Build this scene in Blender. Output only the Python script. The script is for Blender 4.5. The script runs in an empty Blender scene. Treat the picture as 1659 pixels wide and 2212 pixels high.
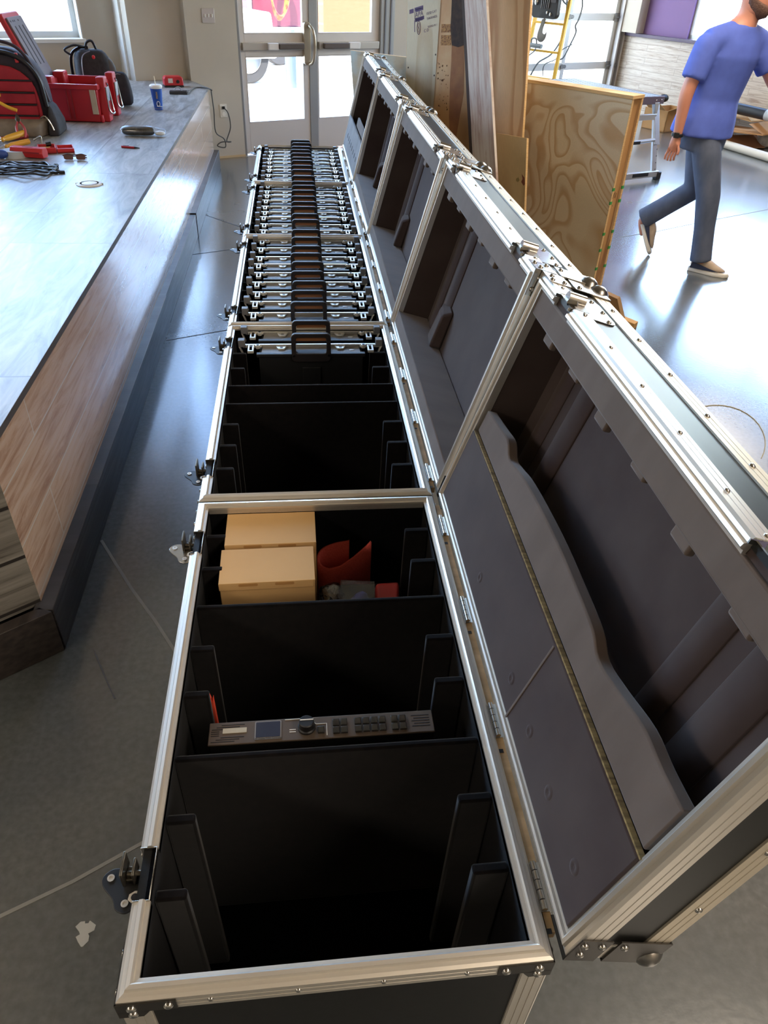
import bpy, bmesh, math, random
from mathutils import Vector, Matrix, Euler
random.seed(7)
S = bpy.context.scene
COL = S.collection

# ------------------------------------------------------------------ camera
FPX, YAW, PITCH, ROLL = 1558.5, 0.132514, 0.653828, 0.049029
CAM = Vector((0, 0, 1.7))
_c, _s = math.cos, math.sin
FW = Vector((_s(YAW)*_c(PITCH), _c(YAW)*_c(PITCH), -_s(PITCH)))
_r = Vector((_c(YAW), -_s(YAW), 0)); _u = _r.cross(FW)
RT = _c(ROLL)*_r + _s(ROLL)*_u
UP = -_s(ROLL)*_r + _c(ROLL)*_u
cam = bpy.data.cameras.new('camera'); camo = bpy.data.objects.new('camera', cam); COL.objects.link(camo)
cam.sensor_fit = 'VERTICAL'; cam.sensor_height = 36; cam.lens = FPX/2212*36; cam.clip_start = .02
m = Matrix((RT, UP, -FW)).transposed().to_4x4(); m.translation = CAM
camo.matrix_world = m
S.camera = camo

# ------------------------------------------------------------------ world, sun, exposure
S.view_settings.view_transform = 'Standard'; S.view_settings.look = 'None'
S.view_settings.gamma = 1; S.view_settings.use_curve_mapping = False
S.view_settings.exposure = 0.40
wd = bpy.data.worlds.new('sky'); S.world = wd; wd.use_nodes = True
nt = wd.node_tree; nt.nodes.clear()
sk = nt.nodes.new('ShaderNodeTexSky'); sk.sky_type = 'NISHITA'; sk.sun_disc = False
sk.sun_elevation = math.radians(52); sk.sun_rotation = math.radians(200); sk.altitude = 200
bgn = nt.nodes.new('ShaderNodeBackground'); bgn.inputs[1].default_value = 3.0
wo = nt.nodes.new('ShaderNodeOutputWorld')
hs = nt.nodes.new('ShaderNodeHueSaturation'); hs.inputs['Saturation'].default_value = 1.0
nt.links.new(sk.outputs[0], hs.inputs['Color']); nt.links.new(hs.outputs[0], bgn.inputs[0]); nt.links.new(bgn.outputs[0], wo.inputs[0])
sl = bpy.data.lights.new('sun', 'SUN'); sl.energy = 24; sl.angle = math.radians(1); sl.color = (1, .95, .88)
so = bpy.data.objects.new('sun', sl); COL.objects.link(so)
so.rotation_euler = Vector((.25, .75, -1.0)).to_track_quat('-Z', 'Y').to_euler()

# building frame: u along the door wall, v outwards through it
PSI = 0.461077
BU = Vector((_c(PSI), _s(PSI), 0)); BV = Vector((-_s(PSI), _c(PSI), 0)); B0 = Vector((-.534, 8.380, 0))
def bw(u, v, z): return B0 + BU*u + BV*v + Vector((0, 0, z))
BM = Matrix((BU, BV, Vector((0, 0, 1)))).transposed().to_4x4(); BM.translation = B0

def arealight(name, M, sx, sy, power, color=(1, 1, 1), portal=False, spread=math.pi):
    l = bpy.data.lights.new(name, 'AREA'); l.shape = 'RECTANGLE'; l.size = sx; l.size_y = sy
    l.energy = power; l.color = color; l.spread = spread
    if portal: l.cycles.is_portal = True
    o = bpy.data.objects.new(name, l); COL.objects.link(o); o.matrix_world = M
    return o
def frame_at(p, zdir, xdir):
    z = Vector(zdir).normalized(); x = Vector(xdir).normalized(); y = z.cross(x)
    M = Matrix((x, y, z)).transposed().to_4x4(); M.translation = Vector(p); return M
# unseen lamps: right row inferred from warm light, left pair added for fill
LAMPS = [(2.0, -2.8), (2.0, -1.2), (2.0, .3), (2.6, 4.0), (4.6, 6.6), (-3.2, -2.2), (-3.2, .4)]
LAMP_Z = 2.95
for x, y in LAMPS:
    arealight('ceiling_lamp', frame_at((x, y, LAMP_Z-.05), (0, 0, 1), (0, 1, 0)), 1.5, .9, 40 if x < 0 else (36 if y < 3 else 54), (1, .85, .69))
# sky portals at the openings (sampling aid for the real sky)
arealight('portal', frame_at(bw(.85, .12, 2.2), BV, BU), 1.7, 4.2, 1, portal=True)
arealight('portal', frame_at(bw(-3.4, .7, 2.65), BV, BU), 4.2, 3.3, 1, portal=True)
arealight('portal', frame_at(bw(-.5, .3, 3.25), BV, BU), 1.0, 2.6, 1, portal=True)
arealight('portal', frame_at(bw(6.62, -2.1, 2.0), BU, BV), 3.9, 2.1, 1, portal=True)
arealight('portal', frame_at(bw(3.9, 1.1, 1.8), BV, BU), 5.0, 3.4, 1, portal=True)

# ------------------------------------------------------------------ pixel helpers (photo is 1659 x 2212)
def ray(x, y): return FW + RT*((x-829.5)/FPX) - UP*((y-1106)/FPX)
def at(x, y, z=0.0):
    d = ray(x, y); return CAM + d*((z-CAM.z)/d.z)
def on(x, y, p0, n):
    d = ray(x, y); n = Vector(n); return CAM + d*((Vector(p0)-CAM).dot(n)/d.dot(n))

# ------------------------------------------------------------------ materials
def lin(c):
    if isinstance(c, str):
        c = [int(c[i:i+2], 16)/255 for i in (0, 2, 4)]
    return [((x+.055)/1.055)**2.4 if x > .04045 else x/12.92 for x in c] + [1]
MATS = {}
def mat(name, col, rough=.6, metal=0., spec=.5, col2=None, scale=(8, 8, 8), detail=4, lo=.35, hi=.65, bump=0., rotz=0,
        sheen=0., alpha=1., emis=0, rvar=0., trans=0., coat=0.):
    """principled material; col2 mixes in through stretched noise in object space"""
    if name in MATS: return MATS[name]
    M = bpy.data.materials.new(name); M.use_nodes = True; MATS[name] = M
    t = M.node_tree; b = t.nodes['Principled BSDF']
    b.inputs['Base Color'].default_value = lin(col); b.inputs['Roughness'].default_value = rough
    b.inputs['Metallic'].default_value = metal; b.inputs['Specular IOR Level'].default_value = spec
    if sheen: b.inputs['Sheen Weight'].default_value = sheen; b.inputs['Sheen Roughness'].default_value = .4
    if coat: b.inputs['Coat Weight'].default_value = coat
    if alpha < 1: b.inputs['Alpha'].default_value = alpha
    if trans: b.inputs['Transmission Weight'].default_value = trans
    if emis: b.inputs['Emission Color'].default_value = lin(col); b.inputs['Emission Strength'].default_value = emis
    if col2 is not None or bump or rvar:
        tc = t.nodes.new('ShaderNodeTexCoord'); mp = t.nodes.new('ShaderNodeMapping')
        mp.inputs['Scale'].default_value = scale; mp.inputs['Rotation'].default_value = (0, 0, rotz)
        n = t.nodes.new('ShaderNodeTexNoise'); n.inputs['Scale'].default_value = 1; n.inputs['Detail'].default_value = detail
        t.links.new(tc.outputs['Object'], mp.inputs[0]); t.links.new(mp.outputs[0], n.inputs['Vector'])
        if col2 is not None:
            r = t.nodes.new('ShaderNodeValToRGB')
            r.color_ramp.elements[0].position = lo; r.color_ramp.elements[0].color = lin(col)
            r.color_ramp.elements[1].position = hi; r.color_ramp.elements[1].color = lin(col2)
            t.links.new(n.outputs[0], r.inputs[0]); t.links.new(r.outputs[0], b.inputs['Base Color'])
        if bump:
            bp = t.nodes.new('ShaderNodeBump'); bp.inputs['Strength'].default_value = bump; bp.inputs['Distance'].default_value = .01
            t.links.new(n.outputs[0], bp.inputs['Height']); t.links.new(bp.outputs[0], b.inputs['Normal'])
        if rvar:
            mr = t.nodes.new('ShaderNodeMapRange'); mr.inputs['To Min'].default_value = rough-rvar; mr.inputs['To Max'].default_value = rough+rvar
            t.links.new(n.outputs[0], mr.inputs[0]); t.links.new(mr.outputs[0], b.inputs['Roughness'])
    return M

def wood(name, light, dark, axis='Z', rings=9, stretch=5, freq=1.6, rough=.65, warp=1.0, mid=.5, patches=None):
    """plywood / lumber grain: contour lines of stretched noise (cathedral grain)"""
    if name in MATS: return MATS[name]
    M = bpy.data.materials.new(name); M.use_nodes = True; MATS[name] = M
    t = M.node_tree; b = t.nodes['Principled BSDF']; b.inputs['Roughness'].default_value = rough
    N, L = t.nodes.new, t.links.new
    tc = N('ShaderNodeTexCoord'); mp = N('ShaderNodeMapping')
    sc = [freq*stretch]*3; sc['XYZ'.index(axis)] = freq
    mp.inputs['Scale'].default_value = sc
    n = N('ShaderNodeTexNoise'); n.inputs['Scale'].default_value = 1; n.inputs['Detail'].default_value = 1.5; n.inputs['Distortion'].default_value = .35*warp
    mu = N('ShaderNodeMath'); mu.operation = 'MULTIPLY'; mu.inputs[1].default_value = rings
    fr = N('ShaderNodeMath'); fr.operation = 'FRACT'
    r = N('ShaderNodeValToRGB'); e = r.color_ramp.elements
    e[0].position = 0; e[0].color = lin(light); e[1].position = 1; e[1].color = lin(light)
    k = e.new(mid); k.color = lin(light); k = e.new(mid+.33); k.color = lin(dark); k = e.new(.93); k.color = lin(dark)
    n2 = N('ShaderNodeTexNoise'); n2.inputs['Detail'].default_value = 6
    mp2 = N('ShaderNodeMapping'); s2 = [90, 90, 90]; s2['XYZ'.index(axis)] = 5; mp2.inputs['Scale'].default_value = s2
    mx = N('ShaderNodeMix'); mx.data_type = 'RGBA'; mx.blend_type = 'MULTIPLY'; mx.inputs['Factor'].default_value = .35
    L(tc.outputs['Object'], mp.inputs[0]); L(mp.outputs[0], n.inputs['Vector']); L(n.outputs[0], mu.inputs[0]); L(mu.outputs[0], fr.inputs[0]); L(fr.outputs[0], r.inputs[0])
    L(tc.outputs['Object'], mp2.inputs[0]); L(mp2.outputs[0], n2.inputs['Vector'])
    L(r.outputs[0], mx.inputs['A']); L(n2.outputs[0], mx.inputs['B'])
    gm = N('ShaderNodeBrightContrast'); gm.inputs['Bright'].default_value = .05
    L(mx.outputs['Result'], gm.inputs[0])
    out = gm.outputs[0]
    if patches:
        n3 = N('ShaderNodeTexNoise'); n3.inputs['Scale'].default_value = 3.5; n3.inputs['Detail'].default_value = 5
        L(tc.outputs['Object'], n3.inputs['Vector'])
        r3 = N('ShaderNodeValToRGB'); r3.color_ramp.elements[0].position = .42; r3.color_ramp.elements[1].position = .58
        L(n3.outputs[0], r3.inputs[0])
        m3 = N('ShaderNodeMix'); m3.data_type = 'RGBA'; m3.inputs['B'].default_value = lin(patches)
        L(r3.outputs[0], m3.inputs['Factor']); L(out, m3.inputs['A']); out = m3.outputs['Result']
    L(out, b.inputs['Base Color'])
    return M

def planks(name, cols, seam, length, width, along='Y', rough=.35, spec=.5, rotz=0, streak=(40, 3), seamw=.004, spread=(.3, .5, .7), bump=.15, plane='XY', bumpd=.002, coat=0.):
    """laminate planks: per-plank offset, streaky multi-colour wear, seams"""
    if name in MATS: return MATS[name]
    M = bpy.data.materials.new(name); M.use_nodes = True; MATS[name] = M
    t = M.node_tree; b = t.nodes['Principled BSDF']; b.inputs['Roughness'].default_value = rough; b.inputs['Specular IOR Level'].default_value = spec; b.inputs['Coat Weight'].default_value = coat; b.inputs['Coat Roughness'].default_value = .14
    N, L = t.nodes.new, t.links.new
    tc = N('ShaderNodeTexCoord'); sp = N('ShaderNodeSeparateXYZ'); cb = N('ShaderNodeCombineXYZ')
    L(tc.outputs['Object'], sp.inputs[0])
    a, c = plane[0], plane[1]                     # first = along the plank
    L(sp.outputs[a], cb.inputs[0]); L(sp.outputs[c], cb.inputs[1])
    br = N('ShaderNodeTexBrick'); br.inputs['Scale'].default_value = 1; br.inputs['Brick Width'].default_value = length; br.inputs['Row Height'].default_value = width
    br.inputs['Mortar Size'].default_value = seamw; br.inputs['Mortar Smooth'].default_value = .1; br.offset = .37
    br.inputs['Color1'].default_value = (0, 0, 0, 1); br.inputs['Color2'].default_value = (1, 1, 1, 1); br.inputs['Mortar'].default_value = (.5, .5, .5, 1)
    L(cb.outputs[0], br.inputs['Vector'])
    mp = N('ShaderNodeMapping'); mp.inputs['Scale'].default_value = (streak[1], streak[0], 1); L(cb.outputs[0], mp.inputs[0])
    off = N('ShaderNodeVectorMath'); off.operation = 'MULTIPLY_ADD'; off.inputs[1].default_value = (7, 13, 5)
    L(br.outputs['Color'], off.inputs[0]); L(mp.outputs[0], off.inputs[2])
    n = N('ShaderNodeTexNoise'); n.inputs['Scale'].default_value = 1; n.inputs['Detail'].default_value = 9; n.inputs['Roughness'].default_value = .68; n.inputs['Distortion'].default_value = .9
    L(off.outputs[0], n.inputs['Vector'])
    r = N('ShaderNodeValToRGB'); e = r.color_ramp.elements
    e[0].position = spread[0]; e[0].color = lin(cols[0]); e[1].position = spread[-1]; e[1].color = lin(cols[-1])
    for k, cc in enumerate(cols[1:-1]):
        q = e.new(spread[1+k]); q.color = lin(cc)
    L(n.outputs[0], r.inputs[0])
    mx = N('ShaderNodeMix'); mx.data_type = 'RGBA'; mx.inputs['B'].default_value = lin(seam)
    L(br.outputs['Fac'], mx.inputs['Factor']); L(r.outputs[0], mx.inputs['A']); L(mx.outputs['Result'], b.inputs['Base Color'])
    bp = N('ShaderNodeBump'); bp.inputs['Strength'].default_value = bump; bp.inputs['Distance'].default_value = bumpd
    L(n.outputs[0], bp.inputs['Height']); L(bp.outputs[0], b.inputs['Normal'])
    return M

def glassmat(name, tint=(1, 1, 1), gloss=.08, rough=0.02):
    if name in MATS: return MATS[name]
    M = bpy.data.materials.new(name); M.use_nodes = True; MATS[name] = M
    t = M.node_tree; t.nodes.clear(); N = t.nodes.new
    tr = N('ShaderNodeBsdfTransparent'); tr.inputs[0].default_value = (*tint, 1)
    g = N('ShaderNodeBsdfGlossy'); g.inputs['Roughness'].default_value = rough
    mx = N('ShaderNodeMixShader'); mx.inputs[0].default_value = gloss; o = N('ShaderNodeOutputMaterial')
    t.links.new(tr.outputs[0], mx.inputs[1]); t.links.new(g.outputs[0], mx.inputs[2]); t.links.new(mx.outputs[0], o.inputs[0])
    return M
def frosted(name, col, amount=.6):
    if name in MATS: return MATS[name]
    M = bpy.data.materials.new(name); M.use_nodes = True; MATS[name] = M
    t = M.node_tree; t.nodes.clear(); N = t.nodes.new
    tr = N('ShaderNodeBsdfTransparent'); tl = N('ShaderNodeBsdfTranslucent'); tl.inputs[0].default_value = lin(col); tr.inputs[0].default_value = lin(col)
    mx = N('ShaderNodeMixShader'); mx.inputs[0].default_value = amount; o = N('ShaderNodeOutputMaterial')
    t.links.new(tr.outputs[0], mx.inputs[1]); t.links.new(tl.outputs[0], mx.inputs[2]); t.links.new(mx.outputs[0], o.inputs[0])
    return M

ALU = mat('brushed_aluminium', 'd8d2c8', .38, .75, rvar=.06, scale=(3, 3, 3))  # both aluminium tints carry warm reflected light in their base colour
ALU_D = mat('matt_aluminium', 'cfc5b2', .5, .7)
CHROME = mat('zinc_steel', 'b5b2ad', .22, 1.0)
DARKSTEEL = mat('dark_steel', '4a4743', .4, .85)
LAMINATE = mat('black_laminate', '101112', .5, 0, .3, col2='161718', scale=(60, 60, 60))
FELT = mat('black_felt', '07070a', .97, 0, .05, col2='0b0b0e', scale=(90, 90, 90), sheen=.08)
FELT_EDGE = mat('worn_felt', '0a090a', .97, 0, .05, col2='120f0f', scale=(60, 60, 60), sheen=.25)  # slightly lighter felt with more sheen, for dividers and ribs
LIDFELT = mat('lid_felt', '433735', .95, 0, .12, col2='4e4340', scale=(5, 9, 9), detail=8, lo=.3, hi=.75, sheen=.3)
LIDFELT2 = mat('lid_felt_pale', '64574f', .95, 0, .12, col2='6d6058', scale=(6, 14, 6), detail=8, sheen=.3)
BLACKP = mat('black_plastic', '141416', .45)
GREYP = mat('grey_plastic', '85837f', .55)
TANPLY = mat('tan_ply_edge', 'b79a72', .7, col2='9c8058', scale=(10, 40, 40))

# ------------------------------------------------------------------ mesh builder
class MB:
    def __init__(self, M=None):
        self.bm = bmesh.new(); self.M = M or Matrix.Identity(4)
    def V(self, p): return self.bm.verts.new(self.M @ Vector(p))
    def F(self, vs):
        try: return self.bm.faces.new(vs)
        except ValueError: return None
    def box(self, a, b, M=None):
        """axis box from corner a to corner b (optionally through M)"""
        M = M or Matrix.Identity(4)
        v = [self.V(M @ Vector((x, y, z))) for x in (a[0], b[0]) for y in (a[1], b[1]) for z in (a[2], b[2])]
        for f in ((0, 1, 3, 2), (4, 6, 7, 5), (0, 4, 5, 1), (2, 3, 7, 6), (0, 2, 6, 4), (1, 5, 7, 3)): self.F([v[i] for i in f])
        return self
    def hexa(self, lo, hi):
        v = [self.V(p) for p in lo] + [self.V(p) for p in hi]
        for f in ((3, 2, 1, 0), (4, 5, 6, 7), (0, 1, 5, 4), (1, 2, 6, 5), (2, 3, 7, 6), (3, 0, 4, 7)): self.F([v[i] for i in f])
        return self
    def prism(self, poly, h0, h1, ax='Z', M=None):
        """polygon (2-D) extruded along ax from h0 to h1"""
        M = M or Matrix.Identity(4)
        def p3(p, h): return {'Z': (p[0], p[1], h), 'Y': (p[0], h, p[1]), 'X': (h, p[0], p[1])}[ax]
        lo = [self.V(M @ Vector(p3(p, h0))) for p in poly]; hi = [self.V(M @ Vector(p3(p, h1))) for p in poly]
        self.F(lo[::-1]); self.F(hi); n = len(poly)
        for i in range(n): self.F([lo[i], lo[(i+1) % n], hi[(i+1) % n], hi[i]])
        return self
    def cyl(self, p0, p1, r, seg=16, r2=None, caps=True):
        p0, p1 = Vector(p0), Vector(p1); r2 = r if r2 is None else r2
        z = (p1-p0).normalized(); x = z.orthogonal().normalized(); y = z.cross(x)
        A = [self.V(p0 + (x*_c(2*math.pi*i/seg)+y*_s(2*math.pi*i/seg))*r) for i in range(seg)]
        Bv = [self.V(p1 + (x*_c(2*math.pi*i/seg)+y*_s(2*math.pi*i/seg))*r2) for i in range(seg)]
        for i in range(seg): self.F([A[i], A[(i+1) % seg], Bv[(i+1) % seg], Bv[i]])
        if caps: self.F(A[::-1]); self.F(Bv)
        return self
    def lathe(self, prof, c=(0, 0, 0), axis=(0, 0, 1), seg=24):
        c = Vector(c); z = Vector(axis).normalized(); x = z.orthogonal().normalized(); y = z.cross(x)
        rings = [[self.V(c + z*h + (x*_c(2*math.pi*i/seg)+y*_s(2*math.pi*i/seg))*max(r, 1e-4)) for i in range(seg)] for r, h in prof]
        for a, b in zip(rings, rings[1:]):
            for i in range(seg): self.F([a[i], a[(i+1) % seg], b[(i+1) % seg], b[i]])
        self.F(rings[0][::-1]); self.F(rings[-1])
        return self
    def ball(self, c, r, sc=(1, 1, 1), seg=16, M=None):
        M = M or Matrix.Identity(4); c = Vector(c)
        rings = []
        for j in range(seg//2+1):
            th = math.pi*j/(seg//2)
            rr = max(_s(th), 1e-3)
            rings.append([self.V(c + (M @ Vector((r*sc[0]*rr*_c(2*math.pi*i/seg), r*sc[1]*rr*_s(2*math.pi*i/seg), r*sc[2]*_c(th))))) for i in range(seg)])
        for a, b in zip(rings, rings[1:]):
            for i in range(seg): self.F([b[i], b[(i+1) % seg], a[(i+1) % seg], a[i]])
        return self
    def rivet(self, c, n, r=.006):
        z = Vector(n).normalized()
        return self.lathe([(r, -r*.25), (r, r*.2), (r*.75, r*.5), (r*.3, r*.65)], c, z, 10)
    def tube(self, pts, r, seg=8, smooth=0, closed=False, flat=1.0):
        pts = [Vector(p) for p in pts]
        if smooth: pts = spline(pts, smooth)
        rad = r if isinstance(r, (list, tuple)) else [r]*len(pts)
        if len(rad) != len(pts): rad = [rad[min(len(rad)-1, int(i*len(rad)/len(pts)))] for i in range(len(pts))]
        rings = []; x = None; n = len(pts)
        for i, p in enumerate(pts):
            if closed: d = pts[(i+1) % n]-pts[i-1]
            else: d = pts[min(i+1, n-1)] - pts[max(i-1, 0)]
            d = d.normalized() if d.length > 1e-9 else Vector((0, 0, 1))
            x = (d.orthogonal() if x is None else x - d*x.dot(d)).normalized(); y = d.cross(x)
            rings.append([self.V(p + (x*_c(2*math.pi*k/seg)+y*_s(2*math.pi*k/seg)*flat)*rad[i]) for k in range(seg)])
        prs = list(zip(rings, rings[1:])) + ([(rings[-1], rings[0])] if closed else [])
        for a, b in prs:
            for k in range(seg): self.F([a[k], a[(k+1) % seg], b[(k+1) % seg], b[k]])
        if not closed: self.F(rings[0][::-1]); self.F(rings[-1])
        return self
    def loft(self, sections, caps=True):
        """list of equally long closed sections (3-D points)"""
        R = [[self.V(p) for p in s] for s in sections]; n = len(R[0])
        for a, b in zip(R, R[1:]):
            for k in range(n): self.F([a[k], a[(k+1) % n], b[(k+1) % n], b[k]])
        if caps: self.F(R[0][::-1]); self.F(R[-1])
        return self
    def grid(self, P):
        R = [[self.V(p) for p in row] for row in P]
        for a, b in zip(R, R[1:]):
            for k in range(len(a)-1): self.F([a[k], a[k+1], b[k+1], b[k]])
        return self
    def sweep_rect(self, x0, x1, y0, y1, prof, M=None):
        """closed profile (inward, up) swept round the rectangle x0..x1, y0..y1, mitred"""
        M = M or Matrix.Identity(4); rings = []
        for (cx, cy, sx, sy) in ((x0, y0, 1, 1), (x1, y0, -1, 1), (x1, y1, -1, -1), (x0, y1, 1, -1)):
            rings.append([self.V(M @ Vector((cx+sx*a, cy+sy*a, b))) for a, b in prof])
        n = len(prof)
        for i in range(4):
            a, b = rings[i], rings[(i+1) % 4]
            for k in range(n): self.F([a[k], b[k], b[(k+1) % n], a[(k+1) % n]])
        return self
    def build(self, name, material, parent=None, smooth=False, bevel=0., seg=2, kind=None, solid=0., sub=0, loc=None):
        bmesh.ops.remove_doubles(self.bm, verts=self.bm.verts, dist=1e-6)
        bmesh.ops.recalc_face_normals(self.bm, faces=self.bm.faces)
        me = bpy.data.meshes.new(name); self.bm.to_mesh(me); self.bm.free()
        o = bpy.data.objects.new(name, me); COL.objects.link(o)
        for mm in (material if isinstance(material, (list, tuple)) else [material]): me.materials.append(mm)
        if parent: o.parent = parent
        if loc is not None: o.location = loc
        if solid: q = o.modifiers.new('solid', 'SOLIDIFY'); q.thickness = solid; q.offset = 0
        if bevel: q = o.modifiers.new('bevel', 'BEVEL'); q.width = bevel; q.segments = seg; q.limit_method = 'ANGLE'; q.angle_limit = math.radians(35)
        if sub: q = o.modifiers.new('sub', 'SUBSURF'); q.levels = sub; q.render_levels = sub
        if smooth or bevel or sub:
            for p in me.polygons: p.use_smooth = True
            if not sub and smooth != 'all':
                try:
                    me.set_sharp_from_angle(angle=math.radians(40))
                except Exception: pass
        if kind: o['kind'] = kind
        return o
def spline(pts, n):
    P = [pts[0]] + list(pts) + [pts[-1]]; out = []
    for i in range(1, len(P)-2):
        a, b, c, d = P[i-1], P[i], P[i+1], P[i+2]
        for k in range(n):
            t = k/n
            out.append(.5*((2*b) + (c-a)*t + (2*a-5*b+4*c-d)*t*t + (3*b-a-3*c+d)*t**3))
    out.append(P[-2]); return out
def rrect(x0, x1, y0, y1, r, n=4):
    out = []
    for cx, cy, a0 in ((x1-r, y1-r, 0), (x0+r, y1-r, 90), (x0+r, y0+r, 180), (x1-r, y0+r, 270)):
        for k in range(n+1):
            a = math.radians(a0+90*k/n); out.append((cx+r*_c(a), cy+r*_s(a)))
    return out
def thing(name, label, cat, loc=(0, 0, 0), rotz=0, group=None):
    o = bpy.data.objects.new(name, None); COL.objects.link(o); o.empty_display_size = .05
    o.location = loc; o.rotation_euler = (0, 0, rotz); o['label'] = label; o['category'] = cat
    if group: o['group'] = group
    return o
def tag(o, label, cat, group=None, kind=None):
    o['label'] = label; o['category'] = cat
    if group: o['group'] = group
    if kind: o['kind'] = kind
    return o
def dup(root, loc, rotz, label, group=None):
    r = root.copy(); COL.objects.link(r); r.location = loc; r.rotation_euler = (0, 0, rotz); r['label'] = label
    if group: r['group'] = group
    for ch in list(root.children):
        c = ch.copy(); COL.objects.link(c); c.parent = r
        for g in list(ch.children):
            d = g.copy(); COL.objects.link(d); d.parent = c
    return r
def text_mesh(s, size, M, material, name, parent=None, extrude=.0004, align='CENTER'):
    cu = bpy.data.curves.new(name, 'FONT'); cu.body = s; cu.size = size; cu.extrude = extrude; cu.align_x = align; cu.align_y = 'CENTER'
    tmp = bpy.data.objects.new(name+'_tmp', cu); COL.objects.link(tmp)
    dg = bpy.context.evaluated_depsgraph_get(); me = bpy.data.meshes.new_from_object(tmp.evaluated_get(dg))
    bpy.data.objects.remove(tmp); bpy.data.curves.remove(cu)
    me.transform(M); me.materials.clear(); me.materials.append(material)
    o = bpy.data.objects.new(name, me); COL.objects.link(o)
    if parent: o.parent = parent
    return o
ORD = ['first', 'second', 'third', 'fourth', 'fifth', 'sixth', 'seventh', 'eighth', 'ninth', 'tenth']
# ================================================================== SETTING
WALLC = mat('wall_paint', 'c3b9a9', .75, col2='bcb2a2', scale=(2, 2, 2))
WHITEP = mat('white_paint', 'e4e3dd', .5)
PURPLE = mat('purple_paint', '7c5f8c', .7)
DOORALU = mat('door_aluminium', 'd9d1c9', .45, .3)
GREYALU = mat('grey_aluminium', 'a09f9c', .45, .5)
CEILM = mat('ceiling_paint', 'b7a27f', .9)
CLEAR = glassmat('clear_glass', (.97, .98, .98), .06)
ZC = 5.0

# floor: polished concrete
def concrete():
    M = bpy.data.materials.new('polished_concrete'); M.use_nodes = True
    t = M.node_tree; b = t.nodes['Principled BSDF']; N, L = t.nodes.new, t.links.new
    tc = N('ShaderNodeTexCoord')
    n1 = N('ShaderNodeTexNoise'); n1.inputs['Scale'].default_value = 1.1; n1.inputs['Detail'].default_value = 7
    n2 = N('ShaderNodeTexNoise'); n2.inputs['Scale'].default_value = 55; n2.inputs['Detail'].default_value = 6
    L(tc.outputs['Object'], n1.inputs['Vector']); L(tc.outputs['Object'], n2.inputs['Vector'])
    r1 = N('ShaderNodeValToRGB'); r1.color_ramp.elements[0].position = .32; r1.color_ramp.elements[0].color = lin('52595b')
    r1.color_ramp.elements[1].position = .7; r1.color_ramp.elements[1].color = lin('686764')
    L(n1.outputs[0], r1.inputs[0])
    r2 = N('ShaderNodeValToRGB'); r2.color_ramp.elements[0].position = .3; r2.color_ramp.elements[0].color = (.72, .72, .72, 1)
    r2.color_ramp.elements[1].position = .7; r2.color_ramp.elements[1].color = (1.05, 1.05, 1.05, 1)
    L(n2.outputs[0], r2.inputs[0])
    mx = N('ShaderNodeMix'); mx.data_type = 'RGBA'; mx.blend_type = 'MULTIPLY'; mx.inputs['Factor'].default_value = .8
    L(r1.outputs[0], mx.inputs['A']); L(r2.outputs[0], mx.inputs['B']); L(mx.outputs['Result'], b.inputs['Base Color'])
    mr = N('ShaderNodeMapRange'); mr.inputs['To Min'].default_value = .16; mr.inputs['To Max'].default_value = .34
    L(n1.outputs[0], mr.inputs[0]); L(mr.outputs[0], b.inputs['Roughness'])
    b.inputs['Specular IOR Level'].default_value = .7; b.inputs['Coat Weight'].default_value = .75; b.inputs['Coat Roughness'].default_value = .15
    bp = N('ShaderNodeBump'); bp.inputs['Strength'].default_value = .04; bp.inputs['Distance'].default_value = .01
    L(n2.outputs[0], bp.inputs['Height']); L(bp.outputs[0], b.inputs['Normal'])
    return M
FLOORM = concrete()
fl = MB(BM); fl.prism([(-9, -12), (6.6, -12), (6.6, 1.15), (2.6, 1.15), (2.6, .15), (-.5, .15), (-.5, .25), (-1, .25), (-1, .6), (-9, .6)], -.1, 0)
fl.build('floor', FLOORM, kind='structure')
cl = MB(BM); cl.box((-9.2, -12.2, ZC), (6.8, 1.4, ZC+.15)); cl.build('ceiling', CEILM, kind='structure')

def wall(name, u0, u1, z0, z1, v0, v1, holes, material):
    """wall slab between v0 and v1 with rectangular openings (u0,u1,z0,z1)"""
    b = MB(BM); us = sorted({u0, u1, *[h[0] for h in holes], *[h[1] for h in holes]}); zs = sorted({z0, z1, *[h[2] for h in holes], *[h[3] for h in holes]})
    for a, c in zip(us, us[1:]):
        for d, e in zip(zs, zs[1:]):
            cu, cz = (a+c)/2, (d+e)/2
            if cu < u0 or cu > u1: continue
            if any(h[0] < cu < h[1] and h[2] < cz < h[3] for h in holes): continue
            b.box((a, v0, d), (c, v1, e))
    return b.build(name, material, kind='structure')
DOOR_H = 4.3
wall('wall_back', -.5, 2.6, 0, ZC, 0, .16, [(.02, 1.80, 0, DOOR_H), (-.44, -.06, 1.95, 4.55)], WALLC)
wall('wall_alcove', -1.0, -.5, 0, ZC, .1, .26, [(-.94, -.54, 1.95, 4.55)], WALLC)
wall('wall_left_window', -9, -1.0, 0, ZC, .45, .72, [(-5.6, -1.33, 1.0, 4.3)], WALLC)
b = MB(BM); b.box((-1.02, .26, 0), (-1.0, .72, ZC)); b.build('wall_alcove_return', WHITEP, kind='structure')
b = MB(BM); b.box((2.6, .16, 0), (2.75, 1.0, ZC)); b.build('wall_back_return', WALLC, kind='structure')
wall('wall_garage', 2.75, 6.6, 0, ZC, 1.0, 1.16, [(2.9, 6.28, 0, 3.25)], WALLC)
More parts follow.
